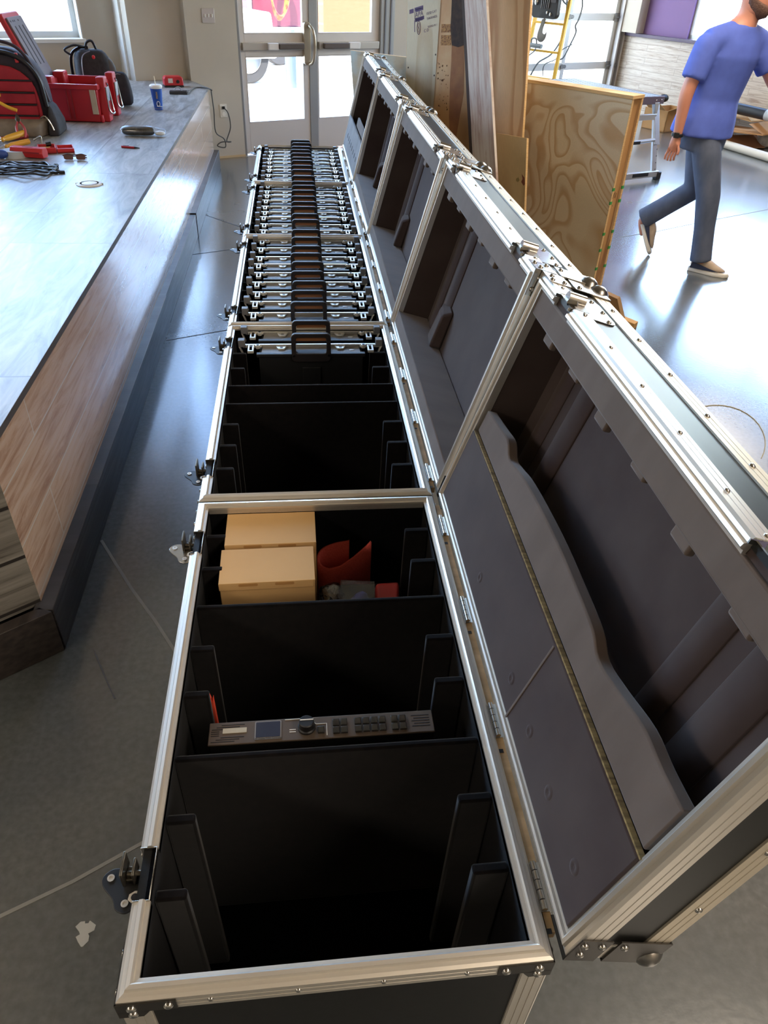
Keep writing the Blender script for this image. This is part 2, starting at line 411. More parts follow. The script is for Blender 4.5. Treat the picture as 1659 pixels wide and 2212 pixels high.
# tiled wall on the right: whitewashed wood-look tile below a dark ledge, purple paint above
TILE = planks('whitewashed_tile', ['9d8878', 'c4b7a9', 'd3c9bd'], '9a8c80', .8, .080, rough=.5, streak=(30, 3.0), seamw=.0022, spread=(.33, .46, .60), plane='YZ')
b = MB(BM); b.box((6.44, -12, 0), (6.6, .96, .955)); b.build('wall_right_tile', TILE, kind='structure')
wl = MB(BM)
for v0, v1, z0, z1 in ((-12, -4.1, .955, ZC), (-4.1, -.1, 3.1, ZC), (-.1, 1.0, .955, ZC)):
    wl.box((6.46, v0, z0), (6.6, v1, z1))
wl.build('wall_right', PURPLE, kind='structure')
b = MB(BM); b.box((6.30, .66, 1.0), (6.46, 1.0, ZC)); b.box((6.42, .96, 0), (6.60, 1.0, 1.0)); b.build('wall_right_pier', WALLC, kind='structure')
b = MB(BM); b.box((6.39, -12, .955), (6.47, .95, .995)); b.build('trim_1', mat('dark_ledge', '54465c', .4), kind='structure', bevel=.004)
wall('wall_left', -9.15, -9, 0, ZC, -12, .72, [], WALLC)
b = MB(BM); b.box((-9, -12.15, 0), (6.6, -12, ZC)); b.build('wall_front', mat('warm_wall', 'b3a088', .8), kind='structure')
b = MB(BM); b.box((-.5, -.012, 0), (.0, 0, .018)); b.box((1.82, -.012, 0), (2.6, 0, .018)); b.build('baseboard_back', mat('raw_board', 'c9ad84', .8), kind='structure')
# wall joints of the slab
jm = mat('joint_filler', '8c8a82', .7); jd = mat('joint_dark', '4f5256', .7)
def floor_line(name, pts, w, m):
    b = MB()
    for p, q in zip(pts, pts[1:]):
        p, q = Vector((*p, 0)), Vector((*q, 0)); d = (q-p).normalized(); n = Vector((-d.y, d.x, 0))*w/2
        b.prism([(p+n)[:2], (p-n)[:2], (q-n)[:2], (q+n)[:2]], 0.0002, .0012)
    return b.build(name, m, kind='structure')
floor_line('trim_2', [(-.742, 2.085), (-.66, 1.94), (-.59, 1.82), (-.5, 1.68), (-.40, 1.51), (-.2, 1.2)], .010, jm)
floor_line('trim_3', [(-.9, .66), (-.70, .792), (-.56, .856), (-.426, .931), (0, 1.17)], .009, jm)
floor_line('trim_4', [(-.742, 3.79), (-.448, 3.914), (.2, 4.18)], .006, jd)
floor_line('trim_5', [(2.55, 5.70), (2.94, 5.87), (3.40, 6.12), (4.07, 6.457), (6.5, 7.7)], .007, jm)
floor_line('trim_6', [(-.75, 6.2), (-.3, 5.72)], .006, jd)
floor_line('trim_7', [(-.75, 5.22), (-.3, 5.42)], .006, jd)
floor_line('trim_8', [(-.655, 1.55), (-.61, 1.46), (-.563, 1.37)], .004, jd)
b = MB(); random.seed(3)
cx, cy = -.51, .745
b.prism([(cx+(.016+.008*_s(5*a+.5))*_c(a), cy+(.024+.009*_s(3*a))*_s(a)) for a in [2*math.pi*i/18 for i in range(18)]], .0002, .0012)
b.build('trim_9', mat('paint_spot', 'b9b8b0', .7), kind='structure')
# chalk circle and arc on the slab at the right
b = MB(); P = [at(1500+90*_c(a)+10*a, 950+75*_s(a), .001) for a in [math.pi*1.35+i*.2 for i in range(14)]]
b.tube(P, .002, 5); b.build('trim_10', mat('yellow_chalk', 'b0a37c', .9), kind='structure')

# ------------------------------------------------------------------ doors
GASK = mat('door_gasket', '6d6660', .6)
def leaf(name, u0, u1, g0, g1, hinge_right, panes, label):
    t = thing(name, label, 'door', bw(0, 0, 0)); t['kind'] = 'structure'
    Mi = Matrix.Translation(-B0) @ BM
    b = MB(Mi)
    zt = 2.12; us = [u0, g0, g1, u1]
    for a, c in ((u0, g0), (g1, u1)): b.box((a, .03, .012), (c, .075, zt))
    for z0, z1 in ((.012, .30), (.88, 1.07), (1.98, zt)): b.box((g0, .03, z0), (g1, .075, z1))
    b.build('door_frame', DOORALU, t, bevel=.003)
    for z0, z1 in ((.30, .88), (1.07, 1.98)):
        g = MB(Mi); g.box((g0, .05, z0), (g1, .056, z1)); g.build('glass_pane', CLEAR, t)
        q = MB(Mi)
        q.box((g0, .028, z0), (g1, .046, z0+.008)); q.box((g0, .028, z1-.008), (g1, .046, z1)); q.box((g0, .028, z0), (g0+.008, .046, z1)); q.box((g1-.008, .028, z0), (g1, .046, z1))
        q.build('glazing_bead', DOORALU, t)
    # exit device
    e = MB(Mi); e.box((u0+.02, -.012, .935), (u1-.02, .03, 1.0)); bar = e.build('push_bar', mat('satin_bar', 'c4bcb0', .4, .5), t, bevel=.004)
    p = panes
    q = MB(Mi); q.box((p[0], -.045, .938), (p[1], -.01, .997)); q.build('bar_housing', mat('bar_cap', 'e4ddd5', .45, .2), bar, bevel=.006)
    q = MB(Mi); q.box((p[2], -.055, .944), (p[3], -.01, .991)); q.build('bar_pad', mat('bar_pad', '5d5048', .5), bar, bevel=.006)
    return t
d1 = leaf('door_1', .03, .80, .085, .728, False, (.31, .42, .425, .70), None or 'left leaf of the glazed double door with pull lever and push bar')
d2 = leaf('door_2', .87, 1.63, .895, 1.54, True, (1.23, 1.36, .93, 1.225), 'right leaf of the glazed double door behind the painted panel')
Mi = Matrix.Translation(-B0) @ BM
q = MB(Mi); q.prism(rrect(.715, .79, .80, 1.17, .03), -.02, .03, 'Y'); q.tube([(.765, -.02, 1.14), (.785, -.075, 1.10), (.80, -.085, .98), (.785, -.075, .84), (.765, -.02, .81)], .016, 10, smooth=5)
q.build('latch_housing', mat('lever_metal', 'b7a892', .35, .8), d1, bevel=.004)
b = MB(BM)
b.box((.79, .02, 0), (.885, .10, DOOR_H)); b.box((.0, .0, 0), (.03, .14, DOOR_H)); b.box((1.63, -.004, 0), (1.80, .14, DOOR_H)); b.box((0, 0, DOOR_H-.05), (1.8, .14, DOOR_H)); b.box((0, .02, 2.12), (1.8, .12, 2.2))
b.build('trim_11', GREYALU, kind='structure', bevel=.004)
b = MB(BM); b.box((1.675, -.012, 0), (1.69, -.003, DOOR_H)); b.box((1.745, -.012, 0), (1.76, -.003, DOOR_H)); b.build('trim_12', mat('jamb_shadow', '77767a', .5, .3), kind='structure')  # raised darker grey strips down the right jamb
g = MB(BM); g.box((.03, .06, 2.2), (.79, .066, DOOR_H-.05)); g.box((.885, .06, 2.2), (1.63, .066, DOOR_H-.05)); g.build('window_1', CLEAR, kind='structure')

# left window
def window(name, M, u0, u1, z0, z1, v0, v1, bars=()):
    b = MB(M); fw = .05
    b.box((u0, v0, z0), (u1, v1, z0+fw)); b.box((u0, v0, z1-fw), (u1, v1, z1)); b.box((u0, v0, z0), (u0+fw, v1, z1)); b.box((u1-fw, v0, z0), (u1, v1, z1))
    for x in bars: b.box((x-.03, v0, z0), (x+.03, v1, z1))
    o = b.build(name, mat('window_frame', 'd5d8d4', .45, .2), kind='structure', bevel=.003)
    g = MB(M); g.box((u0+fw*.5, (v0+v1)/2-.003, z0+fw*.5), (u1-fw*.5, (v0+v1)/2+.003, z1-fw*.5)); g.build('window_glass', CLEAR, o)
    return o
window('window_2', BM, -5.6, -1.335, 1.005, 4.3, .56, .62, (-3.46,))
b = MB(BM); b.box((-5.62, .43, .975), (-1.31, .56, 1.005)); b.build('trim_13', WHITEP, kind='structure', bevel=.003)
b = MB(BM); b.box((-1.338, .449, 1.005), (-1.329, .56, 4.3)); b.build('trim_14', WHITEP, kind='structure')
RM = Matrix((-BV, BU, Vector((0, 0, 1)))).transposed().to_4x4(); RM.translation = B0   # frame for the right wall: x = -v, y = u
window('window_3', RM, .1, 4.1, .995, 3.1, 6.50, 6.56, (1.3, 2.6))

window('window_4', BM, -.44, -.06, 1.95, 4.55, .06, .10)  # unseen high window added to bring blue sky light onto the floor
window('window_5', BM, -.94, -.54, 1.95, 4.55, .16, .20)  # second unseen window, added for the same sky light
# garage door: aluminium rails and stiles with cloudy panes
t = thing('door_3', 'glazed aluminium sectional garage door with cloudy panes', 'garage door', bw(0, 0, 0)); t['kind'] = 'structure'
Mi = Matrix.Translation(-B0) @ BM
b = MB(Mi)
RZ = [(.0, .09), (.535, .625), (1.12, 1.21), (1.70, 1.79), (2.28, 2.37), (2.86, 2.95)]
for z0, z1 in RZ: b.box((2.95, 1.02, z0), (6.27, 1.06, z1))
for uc in (2.99, 4.20, 5.345, 6.24):
    b.box((uc-.035, 1.015, 0), (uc+.035, 1.055, 2.95))
b.build('door_frame', mat('garage_alu', 'cdc8be', .5, .15), t, bevel=.003)
FROST = frosted('cloudy_pane', 'fffaf0', .45)
for (z0, z1), (y0, y1) in zip(RZ, RZ[1:]):
    for a, c in ((3.0, 4.19), (4.21, 5.33), (5.36, 6.23)):
        g = MB(Mi); g.box((a, 1.036, z1), (c, 1.042, y0)); g.build('cloudy_pane', FROST, t)
b = MB(Mi); b.box((6.275, .93, 0), (6.30, 1.0, 3.2)); b.box((6.37, .93, 0), (6.395, 1.0, 3.2)); b.box((6.275, .985, 0), (6.395, 1.0, 3.2)); b.build('track', mat('galvanised', 'b3afae', .5, .3), t)
b = MB(Mi)
for z in (.58, 1.165, 1.745, 2.325): b.cyl((6.2, 1.0, z), (6.36, .965, z), .012, 10); b.box((6.20, .995, z-.05), (6.29, 1.012, z+.05)); b.cyl((6.325, .965, z), (6.35, .96, z), .028, 12)
for uc in (4.20, 5.345):
    for z in (.58, 1.165, 1.745): b.cyl((uc-.02, 1.0, z), (uc-.02, 1.016, z), .03, 12); b.cyl((uc+.03, 1.0, z), (uc+.03, 1.016, z), .022, 12)
b.build('roller_hinges', mat('hinge_grey', '7a7672', .5, .6), t)
Mt = Mi @ frame_at((5.90, 1.028, 1.262), (0, -1, 0), (1, 0, 0))
ring = MB(Mt); ring.tube([(.055*_c(a), .072*_s(a), 0) for a in [2*math.pi*i/28 for i in range(28)]], .004, 6, closed=True); ring.build('round_mark', mat('mark_ink', '8d867c', .7), t)
text_mesh('R', .075, Mt, mat('mark_ink', '8d867c', .7), 'mark_letter', t)

# switch plate and socket on the back wall
t = thing('switch_plate', 'metal triple light switch plate on the wall left of the door', 'light switch', bw(-.272, 0, 1.215))
Mr = BM.to_3x3().to_4x4()
b = MB(Mr); b.prism(rrect(-.062, .062, -.058, .058, .006), -.007, 0, 'Y'); b.build('plate', mat('plate_steel', 'cfc7bd', .35, .7), t, bevel=.002)
for k in (-.035, 0, .035):
    b = MB(Mr); b.box((k-.006, -.016, -.012), (k+.006, -.006, .014)); b.build('toggle', mat('toggle_white', 'e8e4da', .5), t, bevel=.002)
t = thing('wall_socket', 'white duplex wall socket with a plug in its top outlet', 'socket', bw(-.20, 0, .43))
b = MB(Mr); b.prism(rrect(-.038, .038, -.06, .06, .006), -.006, 0, 'Y'); b.build('plate', mat('socket_white', 'ddd6c9', .5), t, bevel=.002)
for k in (-.028, .028):
    b = MB(Mr); b.cyl((0, -.010, k), (0, -.004, k), .019, 16); b.build('outlet', mat('outlet_white', 'efeae0', .5), t)

# unseen fixtures added to carry the lamps
for i, (x, y) in enumerate(LAMPS):
    b = MB(Matrix.Translation((x, y, LAMP_Z))); b.box((-.48, -.78, 0), (.48, .78, .07)); 
    for k in (-.5, .5): b.cyl((0, k, .07), (0, k, ZC-LAMP_Z), .006, 8)
    o = b.build('ceiling_light', mat('fixture_white', 'd8d5ce', .6), bevel=.004)
    tag(o, 'hanging white strip light fixture overhead out of the picture', 'ceiling light', 'ceiling lights')

# ------------------------------------------------------------------ outside
b = MB(BM); b.prism([(-40, .6), (40, .6), (40, 60), (-40, 60)], -.14, -.03); tag(b.build('pavement', mat('sunlit_concrete', 'd6d0c6', .9, col2='c8c2b6', scale=(1, 1, 1))), 'bright sunlit concrete paving outside the doors', 'pavement')
ORANGE = planks('orange_block', ['7a4628', '7e4a2b', '845030'], 'a07848', 1.2, .4, rough=.8, seamw=.02, streak=(3, 3), plane='XZ')
t = thing('orange_building', 'orange painted block building seen through the right door leaf', 'building', bw(10.5, 11, -.03))
b = MB(Matrix.Rotation(PSI, 4, 'Z')); b.box((-3.6, 0, 0), (5, 5, 3.2)); b.build('wall', ORANGE, t)
b = MB(Matrix.Rotation(PSI, 4, 'Z')); b.box((-3.7, -.12, 3.1), (5.1, 5, 3.3)); b.build('parapet', WHITEP, t)
b = MB(Matrix.Rotation(PSI, 4, 'Z')); b.box((-3.6, -.03, 0), (-1.6, 0, 2.4)); b.build('painted_band', mat('deep_orange', '743e20', .8), t)
t = thing('peach_building', 'peach rendered building filling the left window', 'building', bw(-7, 9, -.03))
b = MB(Matrix.Rotation(PSI, 4, 'Z')); b.box((-10, 0, 0), (7.0, 5, 2.4)); b.build('wall', mat('peach_render', '7d7069', .9), t)
b = MB(Matrix.Rotation(PSI, 4, 'Z')); b.box((-10.1, -.1, 2.3), (7.1, 5, 2.5)); b.build('parapet', WHITEP, t)
# white pickup
t = thing('pickup_truck', 'white pickup truck parked outside the left door leaf', 'truck', bw(1.1, 5.0, -.03), PSI)
WP = mat('white_car_paint', 'e9eaec', .25, coat=.5)
b = MB(); b.prism([(-2.6, .35), (-2.6, 1.0), (-1.3, 1.02), (-1.1, 1.75), (.5, 1.8), (.75, 1.05), (1.62, .98), (1.7, .35)], 0, 1.7, 'Y'); b.build('body', WP, t, bevel=.04)
b = MB(); b.prism([(-1.02, 1.1), (-.9, 1.65), (.42, 1.68), (.6, 1.1)], -.01, 1.71, 'Y'); b.build('side_window', mat('dark_glass', '46525c', .1), t)
for x in (-1.7, 1.2):
    for y in (.05, 1.45):
        b = MB(); b.cyl((x, y, .36), (x, y+.22, .36), .36, 28); w = b.build('wheel', mat('tyre', '2b2b2d', .8), t, bevel=.02)
        b = MB(); b.cyl((x, y-.01, .36), (x, y+.05, .36), .22, 20); b.build('hub', CHROME, w, bevel=.01)
b = MB(); b.box((-1.0, -.14, 1.02), (-.82, 0, 1.16)); b.build('mirror', BLACKP, t, bevel=.02)
# red trailer with a hose coil
t = thing('cargo_trailer', 'dark red cargo trailer standing outside beyond the doors', 'trailer', bw(3.7, 7.2, -.03), PSI)
b = MB(); b.box((-.35, 0, .62), (.75, 1.6, 2.3)); b.build('box_body', mat('maroon_paint', '592230', .4), t, bevel=.03)
b = MB(); b.box((-.5, -.06, .5), (.9, 1.66, .62)); b.box((-.42, -.05, .62), (-.36, .02, 2.3)); b.build('chassis', mat('chassis_white', 'dfe2e6', .5), t, bevel=.01)
for y in (0, 1.4):
    b = MB(); b.cyl((.2, y, .3), (.2, y+.2, .3), .3, 24); b.build('wheel', mat('tyre', '2b2b2d', .8), t, bevel=.02)
b = MB()
for k in range(7):
    r = .30+.012*k; b.tube([(.10+.14*_c(a)*(1+.05*k), -.22-.012*k, 1.15+.40*_s(a)+.01*k) for a in [2*math.pi*i/26 for i in range(26)]], .020, 7, closed=True)
b.tube([(.1, -.07, 1.5), (.1, -.3, 1.52)], .02, 8)
o = b.build('hose_coil', mat('red_hose', 'a3201e', .4, col2='b0602c', scale=(14, 14, 14)), smooth=True); o.matrix_world = Matrix.Translation(t.location) @ Matrix.Rotation(PSI, 4, 'Z'); tag(o, 'coil of red and orange hose hung on the trailer', 'hose')
t = thing('bollard', 'dark steel bollard on the paving outside the left leaf', 'bollard', bw(2.78, 4.5, -.03))
b = MB(); b.cyl((0, 0, 0), (0, 0, .75), .09, 18); b.build('post', mat('bollard_paint', '4d5a66', .6), t); b = MB(); b.lathe([(.09, .75), (.08, .79), (.03, .82)], seg=18); b.build('cap', mat('bollard_paint', '4d5a66', .6), t)
t = thing('concrete_planter', 'low grey concrete planter on the paving outside the right leaf', 'planter', bw(4.35, 4.4, -.03), PSI)
b = MB(); b.box((-.5, -.3, 0), (.5, .3, .30)); b.box((-.54, -.34, .26), (.54, .34, .33)); b.build('trough', mat('grey_concrete', '8f9296', .9), t, bevel=.015)  # added block, stands in for a grey reflection in the pane
b = MB(); b.box((-.45, -.26, .3), (.45, .26, .335)); b.build('soil', mat('soil', '3f3a37', .95), t)
# ================================================================== FLIGHT CASES
XC, HW, RZM = .0235, .2735, .68          # row centre line, half width, rim height
HX = .2865                               # hinge line (local x)
WL, DL = .56, .135                       # lid height and depth
RIM = [(-.004, -.032), (-.004, -.024), (-.002, -.023), (-.004, -.022), (-.004, -.013), (-.002, -.012), (-.004, -.011), (-.004, -.001),
       (.000, .002), (.005, .003), (.007, .0075), (.012, .0085), (.0145, .006), (.0155, .002), (.021, .001), (.021, -.016), (.0195, -.016), (.0195, -.004), (-.001, -.006), (-.001, -.032)]
BACKANG = [(0, .004), (.009, .004), (.010, .002), (.011, .004), (.019, .004), (.020, .002), (.021, .004), (.032, .004), (.032, .001), (.001, .001), (.001, -.032), (-.003, -.032), (-.003, -.021), (-.001, -.020), (-.003, -.019), (-.003, -.010), (-.001, -.009), (-.003, -.008), (-.003, .003)]
def sweep_open(b, path, prof, M=None):
    """profile (inward, up) along an anticlockwise-from-inside polyline in the XY plane, mitred at its corners"""
    M = M or Matrix.Identity(4); rings = []; n = len(path)
    for i, p in enumerate(path):
        p = Vector(p)
        d0 = (p-Vector(path[i-1])).normalized() if i else None
        d1 = (Vector(path[i+1])-p).normalized() if i < n-1 else None
        nr = lambda d: Vector((d.y, -d.x))
        if d0 is None: off = nr(d1)
        elif d1 is None: off = nr(d0)
        else:
            a, c = nr(d0), nr(d1); off = (a+c)/(1+a.dot(c))
        rings.append([b.V(M @ Vector((p.x+off.x*q[0], p.y+off.y*q[0], q[1]))) for q in prof])
    k = len(prof)
    for a, c in zip(rings, rings[1:]):
        for j in range(k): b.F([a[j], a[(j+1) % k], c[(j+1) % k], c[j]])
    b.F(rings[0]); b.F(rings[-1][::-1])
def corner_profile(sx, sy):
    """ridged angle strip hugging an outer vertical edge at the origin; sx, sy point outwards"""
    w = .032; pts = [(0.003, .003), (0.003, -w), (0, -w), (0, 0), (-w, 0), (-w, .003)]
    return [(sx*x, sy*y) for x, y in pts]

def make_case(y0, L, tilt, latches, ribs, dividers, label, kind, ncast=True):
    root = thing('flight_case', label, 'flight case', (XC, y0, 0), 0, 'open flight cases in a row')
    xl, xr = -HW, HW
    b = MB()
    b.box((xl, 0, .12), (xl+.012, L, .668)); b.box((xr-.012, 0, .12), (xr, L, .668)); b.box((xl+.012, 0, .12), (xr-.012, .012, .668)); b.box((xl+.012, L-.012, .12), (xr-.012, L, .668)); b.box((xl, 0, .11), (xr, L, .125))
    b.build('carcass', LAMINATE, root)
    b = MB(); i0 = .0125
    b.box((xl+i0, i0, .125), (xl+.021, L-i0, .668)); b.box((xr-.021, i0, .125), (xr-i0, L-i0, .668)); b.box((xl+.021, i0, .125), (xr-.021, .021, .668)); b.box((xl+.021, L-.021, .125), (xr-.021, L-i0, .668)); b.box((xl+.021, .021, .125), (xr-.021, L-.021, .140))
    b.build('felt_lining', FELT, root)
    # rim extrusion, broken where the latches sit
    hw = .037; (la, lb) = latches
    b = MB(Matrix.Translation((0, 0, RZM-.008)))
    sweep_open(b, [(xl, lb+hw), (xl, L), (xr, L), (xr, 0), (xl, 0), (xl, la-hw)], RIM)
    sweep_open(b, [(xl, la+hw), (xl, lb-hw)], RIM)
    b.build('rim_trim', ALU, root)
    b = MB(); b.sweep_rect(xl, xr, 0, L, [(-.003, .11), (-.003, .145), (0, .145), (0, .113), (.03, .113), (.03, .107), (-.003, .107)]); b.build('base_trim', ALU, root)
    for cx, cy, sx, sy in ((xl, 0, -1, -1), (xr, 0, 1, -1), (xl, L, -1, 1), (xr, L, 1, 1)):
        b = MB(); w = .034
        for k in range(3):
            a0, a1 = .001+k*.011, .0105+k*.011
            b.box((cx+sx*.004, cy-sy*a1, .115), (cx+sx*.0, cy-sy*a0, .655)); b.box((cx-sx*a1, cy+sy*.004, .115), (cx-sx*a0, cy, .655))
        b.box((cx+sx*.0028, cy-sy*w, .115), (cx, cy+sy*.0028, .655)); b.box((cx-sx*w, cy+sy*.0028, .115), (cx, cy, .655))
        b.cyl((cx+sx*.001, cy+sy*.001, .115), (cx+sx*.001, cy+sy*.001, .655), .003, 8)
        b.build('corner_trim', ALU, root)
        b = MB(); zt, zb = .668, .628
        b.box((cx-sx*.068, cy+sy*.0042, zt-.025), (cx+sx*.006, cy+sy*.0062, zt)); b.box((cx+sx*.0042, cy-sy*.068, zt-.025), (cx+sx*.0062, cy+sy*.006, zt))
        b.prism([(cx-sx*.034, zt-.024), (cx+sx*.006, zt-.024), (cx+sx*.006, zb), (cx-sx*.024, zb), (cx-sx*.028, zb+.006)], cy+sy*.0042, cy+sy*.0062, 'Y')
        b.prism([(cy-sy*.034, zt-.024), (cy+sy*.006, zt-.024), (cy+sy*.006, zb), (cy-sy*.024, zb), (cy-sy*.028, zb+.006)], cx+sx*.0042, cx+sx*.0062, 'X')
        br = b.build('corner_bracket', DARKSTEEL, root)
        b = MB()
        for dx, dz in ((.058, .012), (.013, .012), (.013, .030)): b.rivet((cx-sx*dx, cy+sy*.0064, zt-dz), (0, sy, 0), .0065); b.rivet((cx+sx*.0064, cy-sy*dx, zt-dz), (sx, 0, 0), .0065)
        b.build('rivets', CHROME, br, smooth=True)
    b = MB()
    for k in range(4):
        y = L*(.2+.2*k); b.rivet((xl-.004, y, .656), (-1, 0, 0), .004)
        x = xl+2*HW*(.2+.2*k); b.rivet((x, -.004, .656), (0, -1, 0), .004); b.rivet((x, L+.004, .656), (0, 1, 0), .004); b.rivet((x, -.002, .20), (0, -1, 0), .006)
    b.build('rim_rivets', CHROME, root, smooth=True)
    # butterfly latches
    for yc in latches:
        b = MB()
        b.box((xl+.0185, yc-hw, .585), (xl+.0205, yc+hw, .6765)); 
        for s in (-1, 1): b.box((xl-.004, yc+s*hw-.001, .585), (xl+.0205, yc+s*hw+.001, .676))
        b.box((xl-.0065, yc-.055, .56), (xl-.004, yc+.055, .60)); b.box((xl-.0065, yc-.055, .60), (xl-.004, yc-hw, .655)); b.box((xl-.0065, yc+hw, .60), (xl-.004, yc+.055, .655)); b.box((xl-.006, yc-hw, .583), (xl+.02, yc+hw, .586))
        lt = b.build('latch', CHROME, root, bevel=.0008)
        P = spline([Vector(q) for q in ((.012, .018, 0), (-.014, .018, 0), (-.040, .022, 0), (-.054, .012, 0), (-.053, -.002, 0), (-.036, -.022, 0), (-.030, -.036, 0), (-.016, -.042, 0), (-.004, -.034, 0), (.010, -.012, 0), (.012, .018, 0))], 4)[:-1]
        b = MB(Matrix.Translation((xl, yc, .652))); b.prism([(p.x, p.y) for p in P], -.0015, .0015); b.build('wing_plate', CHROME if (kind == 'box' and yc > L/2) else BLACKP, lt, bevel=.001)
        for ex_, ey_ in ((-.043, .008), (-.018, -.029)):
            b = MB(Matrix.Translation((xl, yc, .654))); b.lathe([(.0052, 0), (.0052, .0012), (.003, .0012), (.003, .0002)], (ex_, ey_, 0), seg=14); b.build('wing_eyelet', ALU, lt)
        b = MB(Matrix.Translation((xl, yc, .654))); b.box((-.0245, -.006, 0), (-.0205, .029, .032)); b.box((-.0205, .0, 0), (-.006, .020, .006)); b.box((-.010, -.004, .0), (-.006, .022, .026)); b.cyl((-.020, .008, .008), (.016, .008, .008), .0045, 10)
        b.build('latch_hook', mat('hook_steel', '6f6a60', .3, .9), lt, bevel=.001)
        b = MB(Matrix.Translation((xl, yc, .664))); b.prism([(.017, -.034), (.017, -.018), (-.004, -.018), (-.011, -.022), (-.012, -.029), (-.006, -.034)], -.001, .001); b.build('keeper_tab', ALU, lt)
        b = MB(Matrix.Translation((xl, yc, .6652))); b.cyl((-.003, -.0265, 0), (-.003, -.0265, .0006), .005, 14); b.build('tab_hole', BLACKP, lt)
    # hinge strip and hinges
    b = MB(); b.box((xr-.006, .03, .652), (HX+.004, L-.03, .668)); b.build('hinge_strip', TANPLY, root)
    for yc in (.09, .37, .635, .905):
        b = MB(); b.box((xr-.004, yc-.034, .668), (HX+.006, yc+.034, .6705)); h = b.build('hinge', CHROME, root)
        b = MB()
        for k in range(5): b.cyl((HX-.004, yc-.033+k*.0135, .674), (HX-.004, yc-.0208+k*.0135, .674), .0042, 10)
        b.build('knuckle', CHROME, h, smooth=True)
        b = MB(); b.box((xr+.001, yc-.062, .6682), (HX-.001, yc-.055, .6688)); b.build('screw_slot', BLACKP, h)
    for y in dividers:
        b = MB(); b.box((xl+.0215, y-.006, .141), (xr-.0215, y+.006, .655)); b.build('divider', FELT_EDGE, root, bevel=.004, seg=3)
    for y in ribs:
        for sx, w in ((-1, .044), (1, .054)):
            b = MB(); e = sx*(HW-.0215)
            b.hexa([(e, y-.008, .141), (e-sx*(w+.006), y-.008, .141), (e-sx*(w+.006), y+.008, .141), (e, y+.008, .141)], [(e, y-.008, .655), (e-sx*w, y-.008, .655), (e-sx*w, y+.008, .655), (e, y+.008, .655)])
            b.build('rib', FELT_EDGE, root, bevel=.004, seg=3)
    for cx in (xl+.09, xr-.09):
        for cy in (.13, L-.13):
            b = MB(); b.box((cx-.045, cy-.045, .104), (cx+.045, cy+.045, .11)); b.box((cx-.026, cy-.03, .04), (cx-.020, cy+.03, .104)); b.box((cx+.020, cy-.03, .04), (cx+.026, cy+.03, .104)); b.cyl((cx-.026, cy, .05), (cx+.026, cy, .05), .006, 10)
            c = b.build('caster', CHROME, root)
            b = MB(); b.cyl((cx-.018, cy, .05), (cx+.018, cy, .05), .05, 24); b.build('wheel', mat('blue_rubber', '2c3a5a', .7), c, bevel=.004)
    # ------------------------------------------------ lid
    a = math.radians(tilt)
    ML = Matrix((Vector((_c(a), 0, -_s(a))), Vector((0, 1, 0)), Vector((_s(a), 0, _c(a))))).transposed().to_4x4(); ML.translation = (HX, 0, RZM)
    b = MB(ML); e = .010
    b.box((DL-e, 0, 0), (DL, L, WL)); b.box((.012, 0, WL-e), (DL-e, L, WL)); b.box((.012, 0, 0), (DL-e, L, e)); b.box((.012, 0, e), (DL-e, e, WL-e)); b.box((.012, L-e, e), (DL-e, L, WL-e))
    lid = b.build('lid', mat('lid_laminate', '131413', .42, 0, .4), root)
    MR = ML @ Matrix(((0, 0, -1, 0), (1, 0, 0, 0), (0, 1, 0, 0), (0, 0, 0, 1)))   # (y, w, -d) -> lid
    b = MB(MR @ Matrix.Translation((0, 0, -.008))); (la, lb) = latches
    top = WL
    sweep_open(b, [(lb+.04, top), (L, top), (L, 0), (0, 0), (0, top), (la-.04, top)], RIM)
    sweep_open(b, [(la+.04, top), (lb-.04, top)], RIM)
    b.build('lid_rim', ALU, lid)
    b = MB(MR @ Matrix.Translation((0, 0, -DL)) @ Matrix.Scale(-1, 4, (0, 0, 1))); b.sweep_rect(0, L, 0, WL, BACKANG); b.build('back_edge_trim', ALU_D, lid)
    for cy, cw, sy, sw in ((0, 0, -1, -1), (L, 0, 1, -1), (0, WL, -1, 1), (L, WL, 1, 1)):
        b = MB(ML)
        b.box((.034, cy+sy*.003, cw-sw*.03), (DL-.03, cy, cw+sw*.003)); b.box((.034, cy-sy*.03, cw+sw*.003), (DL-.03, cy, cw)); b.build('lid_corner_trim', ALU, lid)
        b = MB(ML)                                       # riveted corner plate with its ball
        for q0, q1 in ((.004, .050), (.062, DL+.004)):
            b.box((q0, cy+sy*.0045, cw-sw*.05), (q1, cy+sy*.0062, cw+sw*.006)); b.box((q0, cy-sy*.05, cw+sw*.0045), (q1, cy+sy*.006, cw+sw*.0062))
        b.box((DL+.0045, cy-sy*.05, cw-sw*.05), (DL+.006, cy+sy*.006, cw+sw*.006))
        pl = b.build('corner_plate', CHROME if sw > 0 else DARKSTEEL, lid)
        b = MB(ML); b.ball((DL-.004, cy-sy*.008, cw-sw*.006), .023, seg=18); b.build('ball_corner', mat('ball_steel', '8d8a86', .28, 1.0), lid, smooth='all')
        b = MB(ML)
        for q in (.014, .040, .074): b.rivet((q, cy-sy*.036, cw+sw*.0063), (_s(a)*sw, 0, _c(a)*sw), .0055); b.rivet((q, cy+sy*.0063, cw-sw*.036), (0, sy, 0), .0055)
        b.rivet((.020, cy+sy*.0063, cw-sw*.012), (0, sy, 0), .0055); b.rivet((.020, cy-sy*.012, cw+sw*.0063), (_s(a)*sw, 0, _c(a)*sw), .0055)
        b.build('corner_rivets', CHROME, lid, smooth=True)
    b = MB(ML); nv = (_s(a), 0, _c(a))
    for k in range(7):
        y = L*(.11+.13*k); b.rivet((DL-.014, y, WL+.003), nv, .005); b.rivet((.024, y+.04, WL+.0045), nv, .004)
